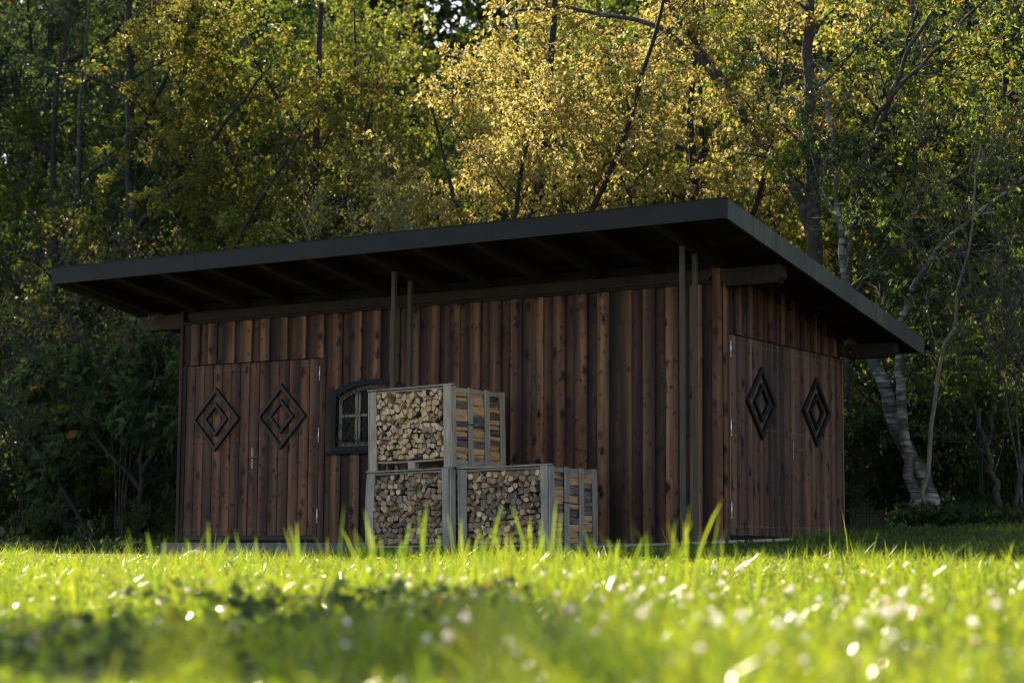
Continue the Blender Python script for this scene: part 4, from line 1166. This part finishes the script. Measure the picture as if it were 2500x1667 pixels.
r = np.random.default_rng(99)
Vs, Qs, Ts, nv = [], [], [], 0
def put(V, Q, T):
    global nv
    Vs.append(V); Ts.append(T+nv)
    if Q is not None: Qs.append(Q+nv)
    nv += len(V)
for (n, d0, d1, hs, ws, nseg) in ((15000, 1.5, 5.0, 1.15, 1.5, 5), (38000, 5.0, 10.0, 1.15, 1.45, 4), (120000, 10.0, 20.5, 1.0, 1.2, 2)):
    x, y, d = scatter_d(n, d0, d1, r)
    ok = ~blocked(x, y) & ~((y > 1.5) & (x < 0)); x, y, d = x[ok], y[ok], d[ok]
    h = (.05+.125*r.random(len(x))**1.5)*(.25+1.25*clump(x, y))*hs
    thin = r.random(len(x)) < .25+.75*np.clip(1.6*clump(2.3*x+5, 2.3*y), 0, 1); x, y, d, h = x[thin], y[thin], d[thin], h[thin]
    h[d < 3] *= .8
    tall = r.random(len(x)) < .015; h[tall] *= r.uniform(1.3, 1.9, tall.sum())
    wd = r.uniform(.003, .0062, len(x))*ws
    put(*blades(x, y, h, wd, r.uniform(.15, .95, len(x)), r, nseg))
# tall tufts standing up against the shed: (bearing, distance, height of the tips above the lens, count)
from_px = lambda u, d: CAM[:2]+d*FWD+((u-1250)/4723.*d)*RGT
for (u, d, top, cnt) in ((1700, 8.2, .20, 14), (1665, 8.4, .155, 9), (1630, 8.6, .12, 7), (1250, 8.8, .20, 16), (1215, 8.6, .17, 8), (1180, 8.7, .15, 10), (960, 8.4, .17, 9), (1000, 8.6, .13, 8), (1080, 9.0, .16, 11), (1130, 9.1, .13, 8), (1340, 9.2, .15, 9), (1390, 8.8, .13, 7), (1430, 8.7, .12, 7), (1300, 8.4, .15, 8), (1520, 8.6, .12, 8), (1610, 8.6, .12, 8), (840, 8.8, .12, 7), (560, 8.4, .12, 6), (470, 8.6, .11, 6), (1480, 9.0, .09, 8), (1570, 9.2, .09, 7), (530, 8.8, .11, 8), (770, 8.4, .13, 8), (180, 8.0, .09, 7), (700, 9.5, .09, 6), (610, 9.2, .08, 6), (900, 9.6, .08, 8), (1410, 9.8, .08, 7),
                        (90, 7.6, .08, 8), (330, 9.0, .08, 8), (410, 8.5, .10, 5), (2460, 9.5, .07, 9), (2390, 9, .06, 7), (2120, 8.5, .05, 6), (1880, 9.0, .05, 6), (2300, 8.8, .04, 6), (1180, 5.6, .03, 6), (420, 5.2, .0, 5), (880, 5.0, .0, 5), (640, 8, .04, 6), (1010, 9, .08, 8), (1790, 8.4, .06, 7), (1960, 8.4, .06, 6), (2210, 8.6, .05, 6)):
    p = from_px(u, d); x = p[0]+r.normal(0, .03*d/6, cnt); y = p[1]+r.normal(0, .25, cnt); hh = CAM[2]+top*1.3+.012-gz(x, y)
    put(*blades(x, y, hh*r.uniform(.6, 1.08, cnt), r.uniform(.007, .0125, cnt), r.uniform(.03, .32, cnt), r, 6))
# broad blades close in front of the lens, melting into pale green veils
for (u, d, top, wdt) in ((1045, .75, .028, .016), (1385, .72, .020, .011), (635, .75, .024, .012), (2165, .72, .022, .016), (100, .75, .020, .018)):
    p = from_px(u, d); g0 = float(gz(*p)); put(*blades(p[:1], p[1:], np.array([CAM[2]+top-g0]), np.array([wdt]), np.array([.1]), r, 6))
gr_o = fast_mesh('meadow_grass', np.concatenate(Vs), np.concatenate(Qs), M['grass'], False, None, np.concatenate(Ts))
tag(gr_o, 'sunlit meadow grass in front of the shed', 'grass', kind='stuff')
print('grass tris', 2*sum(map(len, Qs))+sum(map(len, Ts)))

# broad-leaved herbs (clover, plantain) between the blades
x, y, d = scatter_d(26000, 2.2, 18.5, r); ok = ~blocked(x, y) & ~((y > 1.5) & (x < 0)); x, y = x[ok], y[ok]
z = gz(x, y)+r.uniform(.01, .075, len(x))
V, T = leaves(r, np.stack([x, y, z], 1), np.tile([0, 0, .5], (len(x), 1)), .032, .8, .8)
o = fast_mesh('clover_leaves', V, None, M['grass'], False, None, T); tag(o, 'clover and herb leaves between the grass blades', 'clover', kind='stuff')

xs_, ys_ = [], []
for (u, d, sx_, n_p) in ((1010, 6.8, .28, 380), (640, 6.6, .25, 250), (300, 5.2, .25, 200), (480, 8.4, .3, 250), (1090, 7.4, .2, 200)):
    p = from_px(u, d); xs_.append(p[0]+r.normal(0, sx_, n_p)); ys_.append(p[1]+r.normal(0, sx_*.8, n_p))
xs_, ys_ = np.concatenate(xs_), np.concatenate(ys_); zs_ = gz(xs_, ys_)+r.uniform(.02, .15, len(xs_))
V, T = leaves(r, np.stack([xs_, ys_, zs_], 1), np.tile([0, 0, .4], (len(xs_), 1)), .05, .85, .9)
o = fast_mesh('meadow_herbs', V, None, M['leaf_dark'], False, None, T); tag(o, 'patches of dark broad-leaved herbs in the meadow', 'herbs', kind='stuff')

# dark ground cover on the shaded bank, right of and left of the shed
def cover(name, n, x0, x1, y0, y1, size, mat, label, hmax=.12):
    x = r.uniform(x0, x1, n); y = r.uniform(y0, y1, n); ok = ~blocked(x, y); x, y = x[ok], y[ok]
    z = gz(x, y)+r.uniform(0, hmax, len(x))*(.3+clump(1.6*x, 1.6*y))
    V, T = leaves(r, np.stack([x, y, z], 1), np.tile([0, 0, .6], (len(x), 1)), size, .55, .5)
    o = fast_mesh(name, V, None, mat, False, None, T); tag(o, label, 'ground cover', kind='stuff')
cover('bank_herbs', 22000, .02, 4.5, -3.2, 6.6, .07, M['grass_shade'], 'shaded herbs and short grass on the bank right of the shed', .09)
cover('ground_ivy', 9000, .1, 3.0, 4.2, 6.4, .11, M['leaf_dark'], 'ivy and nettles at the foot of the birches', .28)
cover('edge_herbs', 16000, -19.0, -8.0, .6, 6.2, .09, M['leaf_dark'], 'dark herbs at the wood edge left of the shed', .20)
cover('leaf_litter', 20000, -30.0, 4.0, 6.2, 24, .16, M['leaf_dark'], 'low plants and leaf litter on the wood floor', .3)

# ------------------------------------------------------------------ white clover blossoms
def petal_mat():
    m, n, l, p = new_mat('white_clover_petals')
    oi = n.new('ShaderNodeObjectInfo')
    c = ramp_of(n, l, oi.outputs['Random'], [(0, (.90, .88, .84)), (.65, (.88, .82, .78)), (1, (.84, .66, .60))])
    l.new(c, p.inputs['Base Color']); p.inputs['Roughness'].default_value = .35
    t = n.new('ShaderNodeBsdfTranslucent'); l.new(c, t.inputs[0]); mx = n.new('ShaderNodeMixShader'); mx.inputs[0].default_value = .8
    l.new(p.outputs[0], mx.inputs[1]); l.new(t.outputs[0], mx.inputs[2]); l.new(mx.outputs[0], n['Material Output'].inputs[0])
    return m
M['petal'] = petal_mat()
def clover_mesh(seed):
    q = np.random.default_rng(seed); mb = MB()
    hgt = q.uniform(.10, .155); bend = q.normal(0, .015, 2)
    mb.tube([(0, 0, 0), (bend[0]*.4, bend[1]*.4, hgt*.5), (bend[0], bend[1], hgt)], .0011, 4, 0)
    for k_ in range(42):
        t = (k_+.5)/42; ph = k_*2.39996; zc = 1-1.75*t; rr = math.sqrt(max(0, 1-zc*zc)); d = np.array([rr*cos(ph), rr*sin(ph), zc])
        c0 = np.array([bend[0], bend[1], hgt+.004]); u = unit(np.cross(d, [.1, .2, 1.])); L = .0115
        mb.add([c0+d*.003-u*.0012, c0+d*.003+u*.0012, c0+d*L*.8+u*.0024+[0, 0, .001], c0+d*L+[0, 0, .002], c0+d*L*.8-u*.0024+[0, 0, .001]], [(0, 1, 2, 3, 4)], 1)
    o = mb.build('clover_flower', [M['grass'], M['petal']]); return o
protos = [clover_mesh(70+q) for q in range(4)]
used = 0; q = np.random.default_rng(5)
while used < 150:
    u = q.uniform(820, 2520) if q.random() < .88 else q.uniform(0, 900)
    d = 4.2+6.0*q.random()
    if (u < 950 or u > 2250) and q.random() < .6: continue
    p = from_px(u, d)
    if blocked(np.array(p[0]), np.array(p[1])) or p[1] > -2.6: continue
    if used < 4: o = protos[used]
    else: o = protos[used % 4].copy(); COL.objects.link(o)
    o.location = (p[0], p[1], G(*p)-.005); o.rotation_euler = (q.normal(0, .12), q.normal(0, .12), q.uniform(0, 6.28)); s = q.uniform(.8, 1.25); o.scale = (s, s, s)
    below = ['the left wood edge', 'the front double door', 'the window', 'the firewood crates', 'the bare front wall', 'the roof posts', 'the side door', 'the birches', 'the right wood edge'][int(np.searchsorted([430, 790, 900, 1460, 1660, 1770, 2060, 2300], u))]
    far_ = 'very near and blurred' if d < 5.5 else ('halfway across the meadow' if d < 9 else 'far across the meadow')
    tag(o, 'white clover blossom below %s, %s' % (below, far_), 'flower', 'white clover blossoms in the meadow'); used += 1
